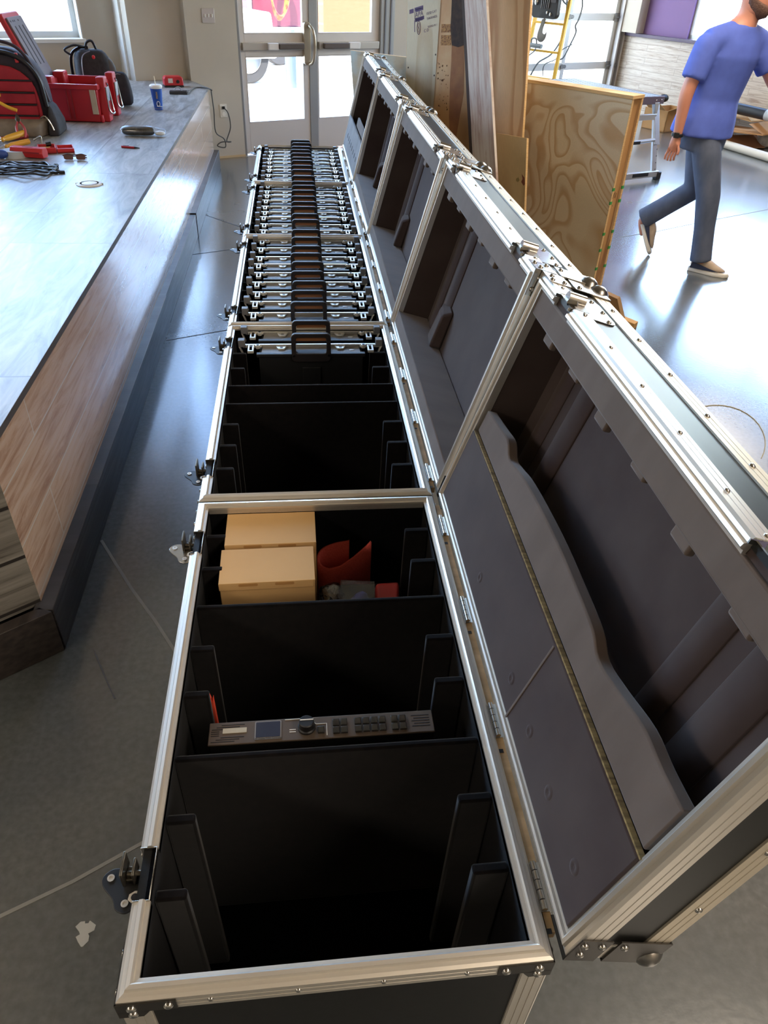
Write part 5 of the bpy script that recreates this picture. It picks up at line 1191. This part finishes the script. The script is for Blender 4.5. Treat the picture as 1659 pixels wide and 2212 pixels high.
t, L_, R, o = slab_obj('plywood_offcut', 'short yellowish plywood offcut with a knot, propped before the tall sheets', 'plywood', ((1050, 284), (1137.5, 299), (1131, 490), (1056, 470)), p0, n, .018, PLY_D, edge=EDGE)
blotch([(1123, 250), (1130, 258), (1133, 272), (1128, 284), (1131, 300)], 'knot', mat('knot', '6e3c2c', .8)) if False else None
def onb(x, y): return R.inverted() @ (on(x, y, p0, n)-o)
for pts, nm, cc in ((((1127, 376), (1133, 384), (1134, 398), (1131, 401), (1126, 393), (1129, 386)), 'knot', '7a4632'), (((1115, 386), (1120, 383), (1122, 389), (1119, 393), (1115, 391)), 'knot', '8a7a4a')):
    P = [onb(*q) for q in pts]; b = MB(); b.prism([(v.x, v.z) for v in P], P[0].y-.001, P[0].y-.0001, 'Y'); b.build(nm, mat('knot_'+cc, cc, .8), t)
# offcuts on the floor at the partition's foot
pa = at(1322, 700, 0)
t = thing('wood_offcut', 'tan fibreboard offcut leaning on the partition foot', 'offcut', (1.86, 4.06, 0), -.4)
b = MB(); b.hexa([(-.01, -.02, 0), (.10, -.08, 0), (.12, -.04, 0), (.01, .02, 0)], [(-.045, .00, .155), (.03, -.05, .15), (.045, -.02, .155), (-.03, .03, .16)]); b.build('block', mat('fibreboard', '9a7a54', .85), t, bevel=.002)
t = thing('wood_offcut', 'small pale wood offcut lying beside the fibreboard piece', 'offcut', tuple(at(1352, 702, 0)), -.9)
b = MB(); b.hexa([(-.06, -.02, 0), (.06, -.02, 0), (.06, .025, 0), (-.06, .025, 0)], [(-.06, -.02, .035), (.06, -.015, .03), (.06, .025, .035), (-.06, .025, .04)]); b.build('block', mat('pale_pine', 'c79d65', .8), t, bevel=.002)
# ================================================================== WORK PLATFORM, LADDER
N0 = Vector((3.60, 7.78, 0)); WDr = Vector((.917, .400, 0)).normalized(); LDr = Vector((-.42, .907, 0)).normalized()
WPM = Matrix((WDr, LDr, Vector((0, 0, 1)))).transposed().to_4x4()
t = thing('work_platform', 'folding aluminium work platform behind the plywood partition', 'work platform', N0)
HT = .735; PA = mat('platform_alu', 'c3c3c2', .35, .85); PB_ = mat('platform_side', '5c4d58', .5, .3)
b = MB(WPM); b.box((-.46, 0, HT-.012), (0, 1.25, HT)); 
for k in range(8): b.box((-.44+.056*k, .01, HT), (-.42+.056*k, 1.24, HT+.004))
b.build('deck', mat('deck_alu', 'b4b9bf', .45, .6), t)
b = MB(WPM); b.box((-.47, -.015, HT-.065), (.01, .0, HT+.003)); b.box((-.47, 1.25, HT-.065), (.01, 1.265, HT+.003)); b.box((-.472, 0, HT-.065), (-.46, 1.25, HT+.002)); b.box((0, 0, HT-.065), (.012, 1.25, HT+.002)); b.build('side_rail', PB_, t, bevel=.003)
b = MB(WPM)
for x in (-.44, -.36, -.10, -.03): b.rivet((x, -.016, HT-.03), (-WDr.y*0, 0, 0) if False else (LDr*-1), .008)
b.build('rail_rivets', CHROME, t, smooth=True)
for yb, sgn in ((0.03, -1), (1.22, 1)):
    for x, s in ((-.42, -1), (-.05, 1)):
        b = MB(WPM); x1 = x+s*.03
        b.hexa([(x1-.03, yb+sgn*.16-.014, .03), (x1+.03, yb+sgn*.16-.014, .03), (x1+.03, yb+sgn*.16+.014, .03), (x1-.03, yb+sgn*.16+.014, .03)], [(x-.03, yb-.014, HT-.06), (x+.03, yb-.014, HT-.06), (x+.03, yb+.014, HT-.06), (x-.03, yb+.014, HT-.06)])
        lg = b.build('leg', PA, t, bevel=.004)
        b = MB(WPM); b.hexa([(x1-.034, yb+sgn*.10-.018, .32), (x1+.034, yb+sgn*.10-.018, .32), (x1+.034, yb+sgn*.10+.018, .32), (x1-.034, yb+sgn*.10+.018, .32)], [(x-.034, yb-.018, HT-.06), (x+.034, yb-.018, HT-.06), (x+.034, yb+.018, HT-.06), (x-.034, yb+.018, HT-.06)]); b.build('outer_tube', PA, lg, bevel=.004)
        b = MB(WPM)
        for k in range(4): b.cyl((x1-s*.002, yb+sgn*(.15-.012*k)-.0158, .10+.06*k), (x1-s*.002, yb+sgn*(.15-.012*k)-.0145, .10+.06*k), .006, 8)
        b.build('adjust_holes', BLACKP, lg)
        b = MB(WPM); b.box((x1+s*.055-.028, yb+sgn*.16-.03, 0), (x1+s*.055+.028, yb+sgn*.16+.03, .075)); b.build('foot_cap', BLACKP, lg, bevel=.008)
    b = MB(WPM); y_ = yb+sgn*.16; b.box((-.50, y_-.02, .03), (.03, y_+.02, .085)); b.build('foot_bar', PA, t, bevel=.004)
    b = MB(WPM); b.box((-.34, y_-.022, .045), (-.12, y_-.0195, .078)); b.build('foot_label', BLACKP, t)
    b = MB(WPM); y_ = yb+sgn*.035; b.box((-.42, y_-.015, HT-.20), (-.05, y_+.015, HT-.15)); b.prism([(-.42, HT-.05), (-.36, HT-.05), (-.40, HT-.20), (-.42, HT-.20)], y_-.014, y_+.014, 'Y'); b.prism([(-.05, HT-.05), (-.11, HT-.05), (-.07, HT-.20), (-.05, HT-.20)], y_-.014, y_+.014, 'Y'); b.build('end_bracket', PA, t, bevel=.003)
    b = MB(WPM); y_ = yb+sgn*.09; b.cyl((-.42, y_, .345), (-.05, y_, .36), .018, 12); b.build('rung', PA, t)
    b = MB(WPM); b.box((-.36, y_-.022, .335), (-.26, y_-.014, .362)); b.build('rung_catch', BLACKP, t)
# yellow step ladder far behind the partition, in front of the garage door
lL, lR = Vector((2.88, 10.50, 0)), Vector((3.165, 10.14, 0)); ld = (lR-lL).normalized(); ln = Vector((-ld.y, ld.x, 0))
LM = Matrix((ld, ln, Vector((0, 0, 1)))).transposed().to_4x4(); LW = (lR-lL).length
LY = mat('ladder_yellow', 'e2ad2c', .5)
t = thing('step_ladder', 'yellow step ladder in front of the garage door', 'ladder', lL)
for x, s in ((0, -1), (LW, 1)):
    b = MB(LM); b.hexa([(x+s*.02-.018, -.02, 0), (x+s*.02+.018, -.02, 0), (x+s*.02+.018, .02, 0), (x+s*.02-.018, .02, 0)], [(x-s*.02-.018, .30-.02, 2.3), (x-s*.02+.018, .30-.02, 2.3), (x-s*.02+.018, .32, 2.3), (x-s*.02-.018, .32, 2.3)]); rl = b.build('front_rail', LY, t, bevel=.003)
for z in (.29, .575, .86, 1.15, 1.44, 1.73, 2.02):
    f = z/2.3; b = MB(LM); b.box((-.01+.02*f, .30*f-.025, z-.012), (LW+.01-.02*f, .30*f+.025, z+.012)); b.build('tread', LY, t, bevel=.003)
b = MB(LM); b.box((.01, .22, 2.28), (LW-.01, .42, 2.33)); b.build('ladder_cap', mat('cap_grey', '4a4a4c', .5), t, bevel=.01)
# black tool set, grey hook and gun on the ladder
t = thing('tool_set_case', 'open black tool set case hung on the ladder', 'tool case', lL+LM.to_3x3()@Vector((LW*.48, .05, 1.20)))
TSC = mat('toolset_black', '1f1d1e', .5)
b = MB(LM); b.prism(rrect(-.185, .185, .0, .42, .05), -.04, .03, 'Y'); b.build('case_shell', TSC, t, bevel=.006)
random.seed(9)
for k in range(5): b = MB(LM); b.cyl((-.04+.026*k, -.048, .10), (-.04+.026*k, -.048, .33), .006, 8); b.build('driver_bit', mat('tool_steel', '6b6865', .35, .9), t)
for x0, x1, z0, z1 in ((-.15, -.07, .28, .39), (.08, .16, .16, .38), (-.06, .07, .34, .40)): b = MB(LM); b.prism(rrect(x0, x1, z0, z1, .015), -.046, -.04, 'Y'); b.build('moulded_pocket', mat('pocket_grey', '4b4649', .6), t, bevel=.003)
for x, z, r in ((-.125, .16, .028), (.05, .06, .014), (.10, .045, .016)): b = MB(LM); b.ball((x, -.045, z), r, (1, .6, 1.3), 12); b.build('socket', CHROME, t, smooth=True)
t = thing('hook_blade', 'grey crescent hook hanging under the tool set case', 'hook', lL+LM.to_3x3()@Vector((LW*.36, -.02+.14, .88)))
P = [(-.03, .30), (.02, .31), (.0, .22), (.0, .17), (.02, .155), (.045, .16), (.06, .18), (.055, .12), (.02, .075), (-.03, .07), (-.065, .10), (-.07, .16), (-.05, .23)]
b = MB(LM); b.prism([(q.x, q.y) for q in spline([Vector((x, z, 0)) for x, z in P], 3)], -.006, .006, 'Y'); b.build('blade', mat('hook_grey', '6d675f', .5, .4), t)
b = MB(LM); b.cyl((-.005, 0, .30), (.01, 0, .36), .008, 8); b.build('stem', mat('hook_grey', '6d675f', .5, .4), t)
t = thing('caulking_gun', 'grey caulking gun resting on a lower ladder tread', 'caulking gun', lL+LM.to_3x3()@Vector((LW*.22, .05, .875)))
GG = mat('gun_grey', '6f7374', .5, .4)
b = MB(LM); b.cyl((-.17, 0, .04), (.13, 0, .035), .026, 14); b.build('barrel', GG, t)
b = MB(LM); b.tube([(-.04, 0, .02), (-.05, 0, -.07), (-.01, 0, -.05), (.03, 0, -.02), (.045, 0, .01)], .008, 8, smooth=4); b.build('trigger', GG, t)
b = MB(LM); b.tube([(-.03, 0, .06), (-.03, 0, .105), (.03, 0, .11), (.05, 0, .06)], .010, 8, smooth=4); b.build('plunger_hook', GG, t)
# cables hanging before the garage door
gp = lambda x, y, off=.86: on(x, y, bw(0, off, 0), BV)
for k, (pts, r, lab) in enumerate([
        (((1226, -30), (1224, 20), (1220, 60), (1210, 90), (1190, 118), (1162, 136), (1145, 165)), .012, 'thick black cable looping down behind the ladder'),
        (((1256, -30), (1258, 12), (1250, 42), (1243, 56), (1244, 70), (1232, 96), (1217, 124), (1202, 134), (1195, 165)), .011, 'black cable curving past the left stile of the garage door'),
        (((1205, -30), (1218, 4), (1230, 5), (1236, -30)), .012, 'short black cable loop at the top of the garage door'),
        (((1236, 96), (1214, 108), (1200, 128), (1176, 140), (1172, 165)), .007, 'thin cable with a small coil low on the garage door')]):
    P = [gp(*q) for q in pts]; o0 = P[0]
    b = MB(Matrix.Translation(-P[0])); b.tube(P, r, 7, smooth=6); o = b.build('hanging_cable', mat('hang_cable', '4c4d4a', .5), smooth='all', loc=P[0]); tag(o, lab, 'cable', 'cables before the garage door')

# ================================================================== RIGHT SIDE: CARTONS, TUBES
CB2 = mat('carton_brown', 'b98f5f', .85, col2='ad8252', scale=(3, 3, 3))
t = thing('cardboard_carton', 'open brown cardboard carton on the floor by the tiled wall', 'carton', (5.02, 10.36, 0), .45)
b = MB(); b.box((-.15, 0, 0), (.35, .012, .25)); b.box((-.15, .38, 0), (.35, .392, .25)); b.box((-.15, 0, 0), (-.138, .39, .25)); b.box((.338, 0, 0), (.35, .39, .25)); b.box((-.15, 0, 0), (.35, .39, .01)); b.build('carton', CB2, t)
b = MB(); b.hexa([(-.16, -.12, .30), (.34, -.12, .30), (.34, -.115, .31), (-.16, -.115, .31)], [(-.15, .0, .25), (.35, .0, .25), (.35, .008, .256), (-.15, .008, .256)]); b.hexa([(-.15, .05, .25), (-.142, .05, .25), (-.142, .34, .25), (-.15, .34, .25)], [(-.33, .06, .36), (-.325, .06, .365), (-.325, .36, .365), (-.33, .36, .36)]); b.build('carton_flap', CB2, t)
b = MB(); b.ball((-.1, .25, .36), .06, (1.2, .8, .8), 12); tag(b.build('dark_bundle', BLACKP, smooth='all', loc=(5.02, 10.36, 0)), 'small dark bundle on top of the open brown carton', 'bundle')
for k, (x, y, z, sx, sy, rz, tl_, lab) in enumerate(((5.45, 9.75, .01, .55, .9, -.25, .05, 'large flat cardboard sheet lowest in the pile by the wall'), (5.5, 9.45, .16, .5, .8, .1, -.06, 'folded cardboard sheet in the middle of the pile, under the black tube'), (5.56, 10.0, .28, .38, 1.0, -.05, .06, 'pale cardboard sheet on top of the pile against the tiles'))):
    b = MB(Matrix.Rotation(rz+PSI, 4, 'Z') @ Matrix.Rotation(tl_, 4, 'X')); b.box((-sx/2, -sy/2, 0), (sx/2, sy/2, .012)); b.hexa([(-sx/2, -sy/2, .012), (sx/2, -sy/2, .012), (sx/2, -sy/2+.01, .012), (-sx/2, -sy/2+.01, .012)], [(-sx/2, -sy/2+.2, .10), (sx/2, -sy/2+.2, .10), (sx/2, -sy/2+.21, .105), (-sx/2, -sy/2+.21, .105)])
    o = b.build('cardboard_sheet', mat('carton_%d' % k, ('9c6b45', 'b58452', 'd3ab77')[k], .85), loc=(x, y, z+abs(tl_)*.42)); tag(o, lab, 'cardboard', 'flattened cardboard by the tiled wall')
t = thing('black_tube', 'long black tube lying across the cardboard pile', 'tube', (5.5, 9.6, 0), 0)
a0, a1 = Vector((-.35, .55, .42)), Vector((.45, -1.2, .38)); b = MB(); b.cyl(a0, a1, .06, 18); b.build('tube_body', mat('tube_black', '26272b', .4), t, smooth=True)
m0 = a0+(a1-a0)*.55; b = MB(); b.cyl(m0, m0+(a1-a0).normalized()*.08, .0615, 18); b.build('tape_band', mat('tape_grey', 'b7bcc0', .4), t, smooth=True)
t = thing('white_pipe', 'white plastic pipe lying on the floor behind the man', 'pipe', (0, 0, 0))
a0, a1 = at(1470, 282, .045), at(1720, 358, .045); t.location = (a0.x, a0.y, 0)
b = MB(); b.cyl((0, 0, .045), Vector((a1.x-a0.x, a1.y-a0.y, .045)), .045, 18, caps=False); b.build('pipe_wall', mat('pipe_white', 'd9cfbd', .5), t, smooth=True)
b = MB(); b.cyl((0, 0, .045), Vector((a1.x-a0.x, a1.y-a0.y, 0)).normalized()*.12+Vector((0, 0, .045)), .052, 18); b.build('coupling', mat('pipe_white', 'd9cfbd', .5), t, smooth=True)
q = at(1650, 318, .0); b = MB(); b.lathe([(.05, 0), (.11, .03), (.12, .08), (.09, .14), (.05, .18), (.01, .19)], seg=18); o = b.build('plastic_sack', mat('sack_white', 'd8cdbd', .6, col2='a89c8c', scale=(14, 14, 14), bump=.6), smooth='all', loc=q); tag(o, 'crumpled whitish sack on the floor at the right edge', 'sack')
# car seen through the right window
t = thing('parked_car', 'pale parked car outside the right window behind the man', 'car', bw(10.5, -1.2, -.03), PSI+math.pi/2)
b = MB(); b.prism([(-2.1, .3), (-2.1, .8), (-1.4, .95), (-.8, 1.42), (.6, 1.44), (1.2, .98), (2.0, .85), (2.1, .3)], -.85, .85, 'Y'); b.build('body', mat('car_silver', 'c9ccd0', .25, .4, coat=.5), t, bevel=.05)
b = MB(); b.prism([(-1.2, .98), (-.75, 1.36), (.55, 1.38), (1.0, .98)], -.86, .86, 'Y'); b.build('side_window', mat('dark_glass', '46525c', .1), t)
for x in (-1.3, 1.3):
    for y in (-.87, .67): b = MB(); b.cyl((x, y, .32), (x, y+.2, .32), .32, 24); b.build('wheel', mat('tyre', '2b2b2d', .8), t, bevel=.02)

# ================================================================== PERSON
F0 = Vector((2.94, 4.977, 0)); sx_ = Vector((.861, -.509, 0)).normalized(); nx_ = Vector((-.509, -.861, 0)).normalized()
PM = Matrix((sx_, -nx_, Vector((0, 0, 1)))).transposed().to_4x4()     # x = walking right, y = away from the camera
SKIN = mat('skin', 'c98a72', .5, col2='c08068', scale=(6, 6, 6))
SHIRT = mat('blue_shirt', '566bc4', .85, col2='5063b8', scale=(10, 10, 10)); JEANS = mat('grey_blue_jeans', '4a5468', .85, col2='586074', scale=(14, 14, 8))
def limb_mesh(name, nodes, edges, material, parent, sub=2, roots=(0,)):
    """skin-modifier figure: nodes = (x, y, z, rx, ry)"""
    me = bpy.data.meshes.new(name); me.from_pydata([PM.to_3x3() @ Vector(n[:3]) for n in nodes], edges, []); me.update()
    o = bpy.data.objects.new(name, me); COL.objects.link(o)
    q = o.modifiers.new('skin', 'SKIN'); q.use_smooth_shade = True
    for i, n in enumerate(nodes): me.skin_vertices[0].data[i].radius = (n[3], n[4]); me.skin_vertices[0].data[i].use_root = i in roots
    s = o.modifiers.new('sub', 'SUBSURF'); s.levels = sub; s.render_levels = sub
    dg = bpy.context.evaluated_depsgraph_get(); ev = bpy.data.meshes.new_from_object(o.evaluated_get(dg))
    bpy.data.objects.remove(o); bpy.data.meshes.remove(me)
    for p in ev.polygons: p.use_smooth = True
    ev.materials.clear(); ev.materials.append(material); ev.name = name
    o = bpy.data.objects.new(name, ev); COL.objects.link(o)
    if parent: o.parent = parent
    return o
# joints (x right, y away, z up), feet on the floor
hipR, hipL = (-.262, -.07, .90), (-.285, .07, .90)
knR, knL = (-.125, -.10, .50), (-.235, .10, .49)
anR, anL = (-.055, -.10, .095), (-.535, .12, .235)
shR, shL = (-.375, -.155, 1.365), (-.095, .12, 1.365)
elR, elL = (-.425, -.22, 1.10), (.06, .16, 1.16)
wrR, wrL = (-.415, -.21, .865), (.24, .06, 1.02)
body = [(-.27, 0, .96, .085, .07), (-.26, 0, 1.12, .10, .08), (-.245, 0, 1.28, .11, .085), (-.23, -.01, 1.40, .075, .065), (-.205, -.015, 1.485, .062, .062), (-.19, -.02, 1.55, .066, .072),
        (*hipR, .06, .06), (*knR, .058, .058), (*anR, .042, .042), (*hipL, .06, .06), (*knL, .056, .056), (*anL, .042, .042),
        (*shR, .050, .050), (*elR, .046, .046), (*wrR, .030, .028), (*shL, .050, .050), (*elL, .046, .046), (*wrL, .030, .028),
        (.02, -.105, .04, .038, .034), (.10, -.11, .03, .03, .025), (-.522, .12, .18, .026, .026), (-.505, .12, .12, .018, .018),
        (-.18, -.022, 1.62, .082, .092), (-.178, -.022, 1.69, .078, .088), (-.18, -.02, 1.745, .045, .05), (-.42, -.21, .80, .022, .040), (.31, .03, .985, .04, .022)]
edges = [(0, 1), (1, 2), (2, 3), (3, 4), (4, 5), (0, 6), (6, 7), (7, 8), (0, 9), (9, 10), (10, 11), (3, 12), (12, 13), (13, 14), (3, 15), (15, 16), (16, 17), (8, 18), (18, 19), (11, 20), (20, 21), (5, 22), (22, 23), (23, 24), (14, 25), (17, 26)]
# fingers: short chains rooted in the palm
def fingers(pi, palm, dirs):
    for base_, segs, r in dirs:
        body.append((*base_, r, r)); k = len(body)-1; edges.append((pi, k))
        for sgm in segs:
            body.append((*sgm, r*.92, r*.92)); edges.append((k, len(body)-1)); k = len(body)-1
hp = Vector((-.42, -.21, .80))
fingers(25, hp, [((-.448+.018*i, -.215+.0*i, .765), [(-.458+.019*i, -.215, .735-.004*(i in (1, 2))), (-.456+.019*i, -.205, .708-.006*(i in (1, 2)))], .0085) for i in range(4)] + [((-.392, -.225, .80), [(-.380, -.232, .772), (-.384, -.230, .748)], .0095)])
fingers(26, None, [((.345, .03-.0, .965+.018*i), [(.372, .028, .958+.019*i), (.392, .02, .95+.018*i)], .0085) for i in range(4)] + [((.305, .02, 1.02), [(.33, .012, 1.04), (.352, .010, 1.045)], .0095)])
per = limb_mesh('person', body, edges, SKIN, None, 2)
per.location = F0; tag(per, 'man in a blue T-shirt and jeans walking past on the right', 'person')
# head shape with a face
HMx = PM.to_3x3().to_4x4() @ Matrix.Translation((-.178, -.022, 1.635)) @ Matrix.Rotation(-.25, 4, 'Z') @ Matrix.Rotation(.08, 4, 'Y')
b = MB(HMx)
secs = []
for z, fx, bx, w in ((-.125, .045, -.040, .048), (-.110, .078, -.058, .060), (-.085, .092, -.070, .066), (-.05, .096, -.082, .071), (-.015, .095, -.092, .074), (.02, .096, -.098, .077), (.06, .092, -.100, .077), (.095, .075, -.088, .068), (.118, .045, -.06, .048), (.128, .01, -.02, .02)):
    secs.append([((fx if _c(q) > 0 else -bx)*_c(q), w*_s(q), z) for q in [2*math.pi*i/20 for i in range(20)]])
b.loft(secs); b.build('head', SKIN, per, smooth='all', sub=1)
b = MB(HMx); b.loft([[(.088, -.010, .02), (.088, .010, .02), (.096, .006, .02), (.096, -.006, .02)], [(.088, -.016, -.022), (.088, .016, -.022), (.118, .009, -.018), (.118, -.009, -.018)], [(.085, -.013, -.034), (.085, .013, -.034), (.100, .008, -.034), (.100, -.008, -.034)]]); b.build('nose', SKIN, per, smooth='all', sub=1)
for s in (-1, 1):
    b = MB(HMx); b.ball((.082, s*.031, .018), .012, (.7, 1.1, .7), 12); b.build('eye', mat('eye_white', 'd9cfc6', .3), per, smooth='all')
    b = MB(HMx); b.ball((.0895, s*.031, .018), .005, (.5, 1, 1), 10); b.build('iris', mat('iris', '3a2a20', .3), per, smooth='all')
    b = MB(HMx); b.tube([(.094, s*.016, .036), (.094, s*.032, .041), (.082, s*.048, .036)], .0045, 6, smooth=3); b.build('eyebrow', mat('hair_brown', '3b2a22', .9), per, smooth='all')
    b = MB(HMx); b.ball((-.008, s*.078, -.004), .030, (.62, .28, 1.0), 12); b.build('ear', SKIN, per, smooth='all')
b = MB(HMx); b.tube([(.090, -.024, -.062), (.101, 0, -.060), (.090, .024, -.062)], [.005, .006, .005], 6, smooth=3); b.build('mouth', mat('lips', 'a0584e', .5), per, smooth='all')
BEARD = mat('beard_brown', '5a4136', .95, col2='6b5044', scale=(120, 120, 120), bump=.5)
b = MB(HMx); secs = []
for z, fx, w in ((-.138, .052, .040), (-.122, .090, .062), (-.098, .103, .071), (-.078, .1035, .0735), (-.066, .094, .0750)):
    secs.append([(fx*_c(q), w*_s(q)*1.02, z+(.050*(abs(q)/1.7)**2)) for q in [-1.75+3.5*i/16 for i in range(17)]])
b.grid(secs); b.build('beard', BEARD, per, smooth='all', solid=.004)
b = MB(HMx); b.tube([(.094, -.030, -.066), (.105, -.012, -.048), (.108, 0, -.046), (.105, .012, -.048), (.094, .030, -.066)], .0055, 6, smooth=3); b.build('moustache', BEARD, per, smooth='all')
b = MB(HMx); secs = []
for z, fx, bx, w in ((.05, .0955, -.104, .081), (.08, .085, -.100, .078), (.108, .062, -.078, .062), (.130, .03, -.03, .03)):
    secs.append([((fx if _c(q) > 0 else -bx)*_c(q), w*_s(q), z-.05*max(0, -_c(q))*(1 if z < .07 else 0)) for q in [2*math.pi*i/20 for i in range(20)]])
b.loft(secs); b.build('hair', mat('hair_brown', '3b2a22', .9), per, smooth='all')
# clothes
def ell(c, rx, ry, d, ang=0., n=20, up=None):
    """ellipse of points round c, normal d; first axis = horizontal, turned by ang when d is vertical"""
    d = Vector(d).normalized(); 
    x = Vector((_c(ang), _s(ang), 0)); x = (x - d*x.dot(d)).normalized(); y = d.cross(x)
    return [Vector(c)+x*rx*_c(2*math.pi*i/n)+y*ry*_s(2*math.pi*i/n) for i in range(n)]
def cloth_piece(name, lofts, material, vox=.009, sm=14):
    b = MB(PM3)
    for secs in lofts: b.loft(secs)
    o = b.build(name, material, None)
    q = o.modifiers.new('r', 'REMESH'); q.mode = 'VOXEL'; q.voxel_size = vox
    q = o.modifiers.new('s', 'SMOOTH'); q.iterations = sm; q.factor = .5
    dg = bpy.context.evaluated_depsgraph_get(); me = bpy.data.meshes.new_from_object(o.evaluated_get(dg)); bpy.data.objects.remove(o)
    for p in me.polygons: p.use_smooth = True
    me.name = name; me.materials.clear(); me.materials.append(material)
    o = bpy.data.objects.new(name, me); COL.objects.link(o); o.parent = per; return o
PM3 = PM.to_3x3().to_4x4(); A45 = .72
UPV = Vector((.05, 0, 1))
torso = [ell((-.287, 0, .85), .215, .182, UPV, A45), ell((-.283, 0, .95), .204, .168, UPV, A45), ell((-.275, 0, 1.06), .180, .135, UPV, A45), ell((-.262, 0, 1.18), .192, .14, UPV, A45), ell((-.248, -.01, 1.30), .205, .142, UPV, A45), ell((-.238, -.015, 1.385), .185, .115, UPV, A45), ell((-.228, -.018, 1.435), .14, .092, UPV, A45), ell((-.215, -.018, 1.468), .080, .074, UPV, A45)]
def sleeve(s, e, r0, r1, f=.62):
    s, e = Vector(s), Vector(e); d = e-s
    return [ell(s-d*.12, r0*.8, r0*.8, d), ell(s+d*.05, r0, r0, d), ell(s+d*f*.6, (r0+r1)/2, (r0+r1)/2, d), ell(s+d*f, r1, r1, d)]
def yoke(s):
    s = Vector(s); a0 = Vector((-.222, -.018, 1.435)); d = s-a0
    return [ell(a0-d*.15, .055, .055, d), ell(a0+d*.3, .075, .070, d), ell(a0+d*.7, .078, .076, d), ell(s, .078, .078, d)]
cloth_piece('shirt', [torso, sleeve(shR, elR, .080, .076, .72), sleeve(shL, elL, .080, .076, .66), yoke(shR), yoke(shL)], SHIRT)
def leg(h, k, a_, r, hem):
    h, k, a_ = Vector(h), Vector(k), Vector(a_); d1 = h-k; d2 = k-a_
    return [ell(h+Vector((0, 0, -.03)), r*.9, r*.9, d1), ell(h*.6+k*.4, r*.93, r*.93, d1), ell(k, r*.80, r*.80, d1+d2), ell(k*.5+a_*.5, r*.70, r*.72, d2), ell(k*.12+a_*.88, r*.72, r*.72, d2), ell(a_-d2*hem, r*.76, r*.76, d2)]
hips = [ell((-.270, 0, .76), .155, .135, UPV, A45), ell((-.275, 0, .86), .172, .145, UPV, A45), ell((-.28, 0, .97), .160, .130, UPV, A45)]
cloth_piece('jeans', [hips, leg(hipR, knR, anR, .099, .05), leg(hipL, knL, anL, .099, -.02)], JEANS)
# shoes
def shoe(M, near):
    b = MB(M); outl = lambda s, z: [(x*s, y*s, z) for x, y in ((-.075, -.030), (-.085, 0), (-.075, .030), (-.02, .036), (.06, .046), (.13, .046), (.185, .022), (.195, -.006), (.17, -.034), (.10, -.046), (.03, -.038), (-.02, -.034))]
    b.loft([outl(1.02, 0), outl(1.04, .012), outl(1.0, .028)]); b.build('shoe_sole', mat('sole_white', 'ddd9d0', .6), per, smooth='all', bevel=.003)
    def up(z, f, s): return [(x*s if x > 0 else x, y*s, z) for x, y in ((-.072, -.028), (-.080, 0), (-.072, .028), (-.02, .033), (.06*f, .042), (.12*f, .041), (.172*f, .020), (.182*f, -.005), (.158*f, -.030), (.095*f, -.042), (.03*f, -.035), (-.02, -.031))]
    b = MB(M); b.loft([up(.026, 1, 1), up(.045, .97, .98), up(.062, .72, .92), (up(.082, .48, .86)), up(.10, .32, .84)]); u_ = b.build('shoe_upper', mat('shoe_beige', 'b9a794', .7, col2='a89684', scale=(9, 9, 9)), per, smooth='all', sub=1)
    b = MB(M)
    for y in (-.044, .0425): b.prism([(-.07, .03), (.02, .03), (.13, .034), (.06, .048), (.0, .062), (-.06, .07)], y-.002, y+.003, 'Y')
    b.build('shoe_panel', mat('shoe_navy', '27304a', .6), per, bevel=.001)
    b = MB(M); b.loft([[(.012, -.024, .092), (.012, .024, .092), (.035, .028, .085), (.035, -.028, .085)], [(.085, -.022, .066), (.085, .022, .066), (.10, .02, .060), (.10, -.02, .060)]]); b.build('shoe_tongue', BLACKP, per, bevel=.003)
    b = MB(M)
    for k in range(4): b.tube([(.03+.017*k, -.026, .088-.007*k), (.034+.017*k, 0, .096-.008*k), (.03+.017*k, .026, .088-.007*k)], .003, 6)
    b.build('laces', mat('lace_dark', '1a1a1c', .7), per)
shoe(PM3 @ Matrix.Translation((-.035, -.105, 0)) @ Matrix.Rotation(-.15, 4, 'Z'), True)
shoe(PM3 @ Matrix.Translation((-.520, .12, .175)) @ Matrix.Rotation(1.08, 4, 'Y') @ Matrix.Rotation(-.1, 4, 'Z'), False)
b = MB(PM3); b.cyl((-.417, -.21, .852), (-.416, -.21, .872), .037, 18); b.box((-.435, -.252, .848), (-.40, -.243, .880)); b.build('wrist_watch', BLACKP, per, bevel=.003)
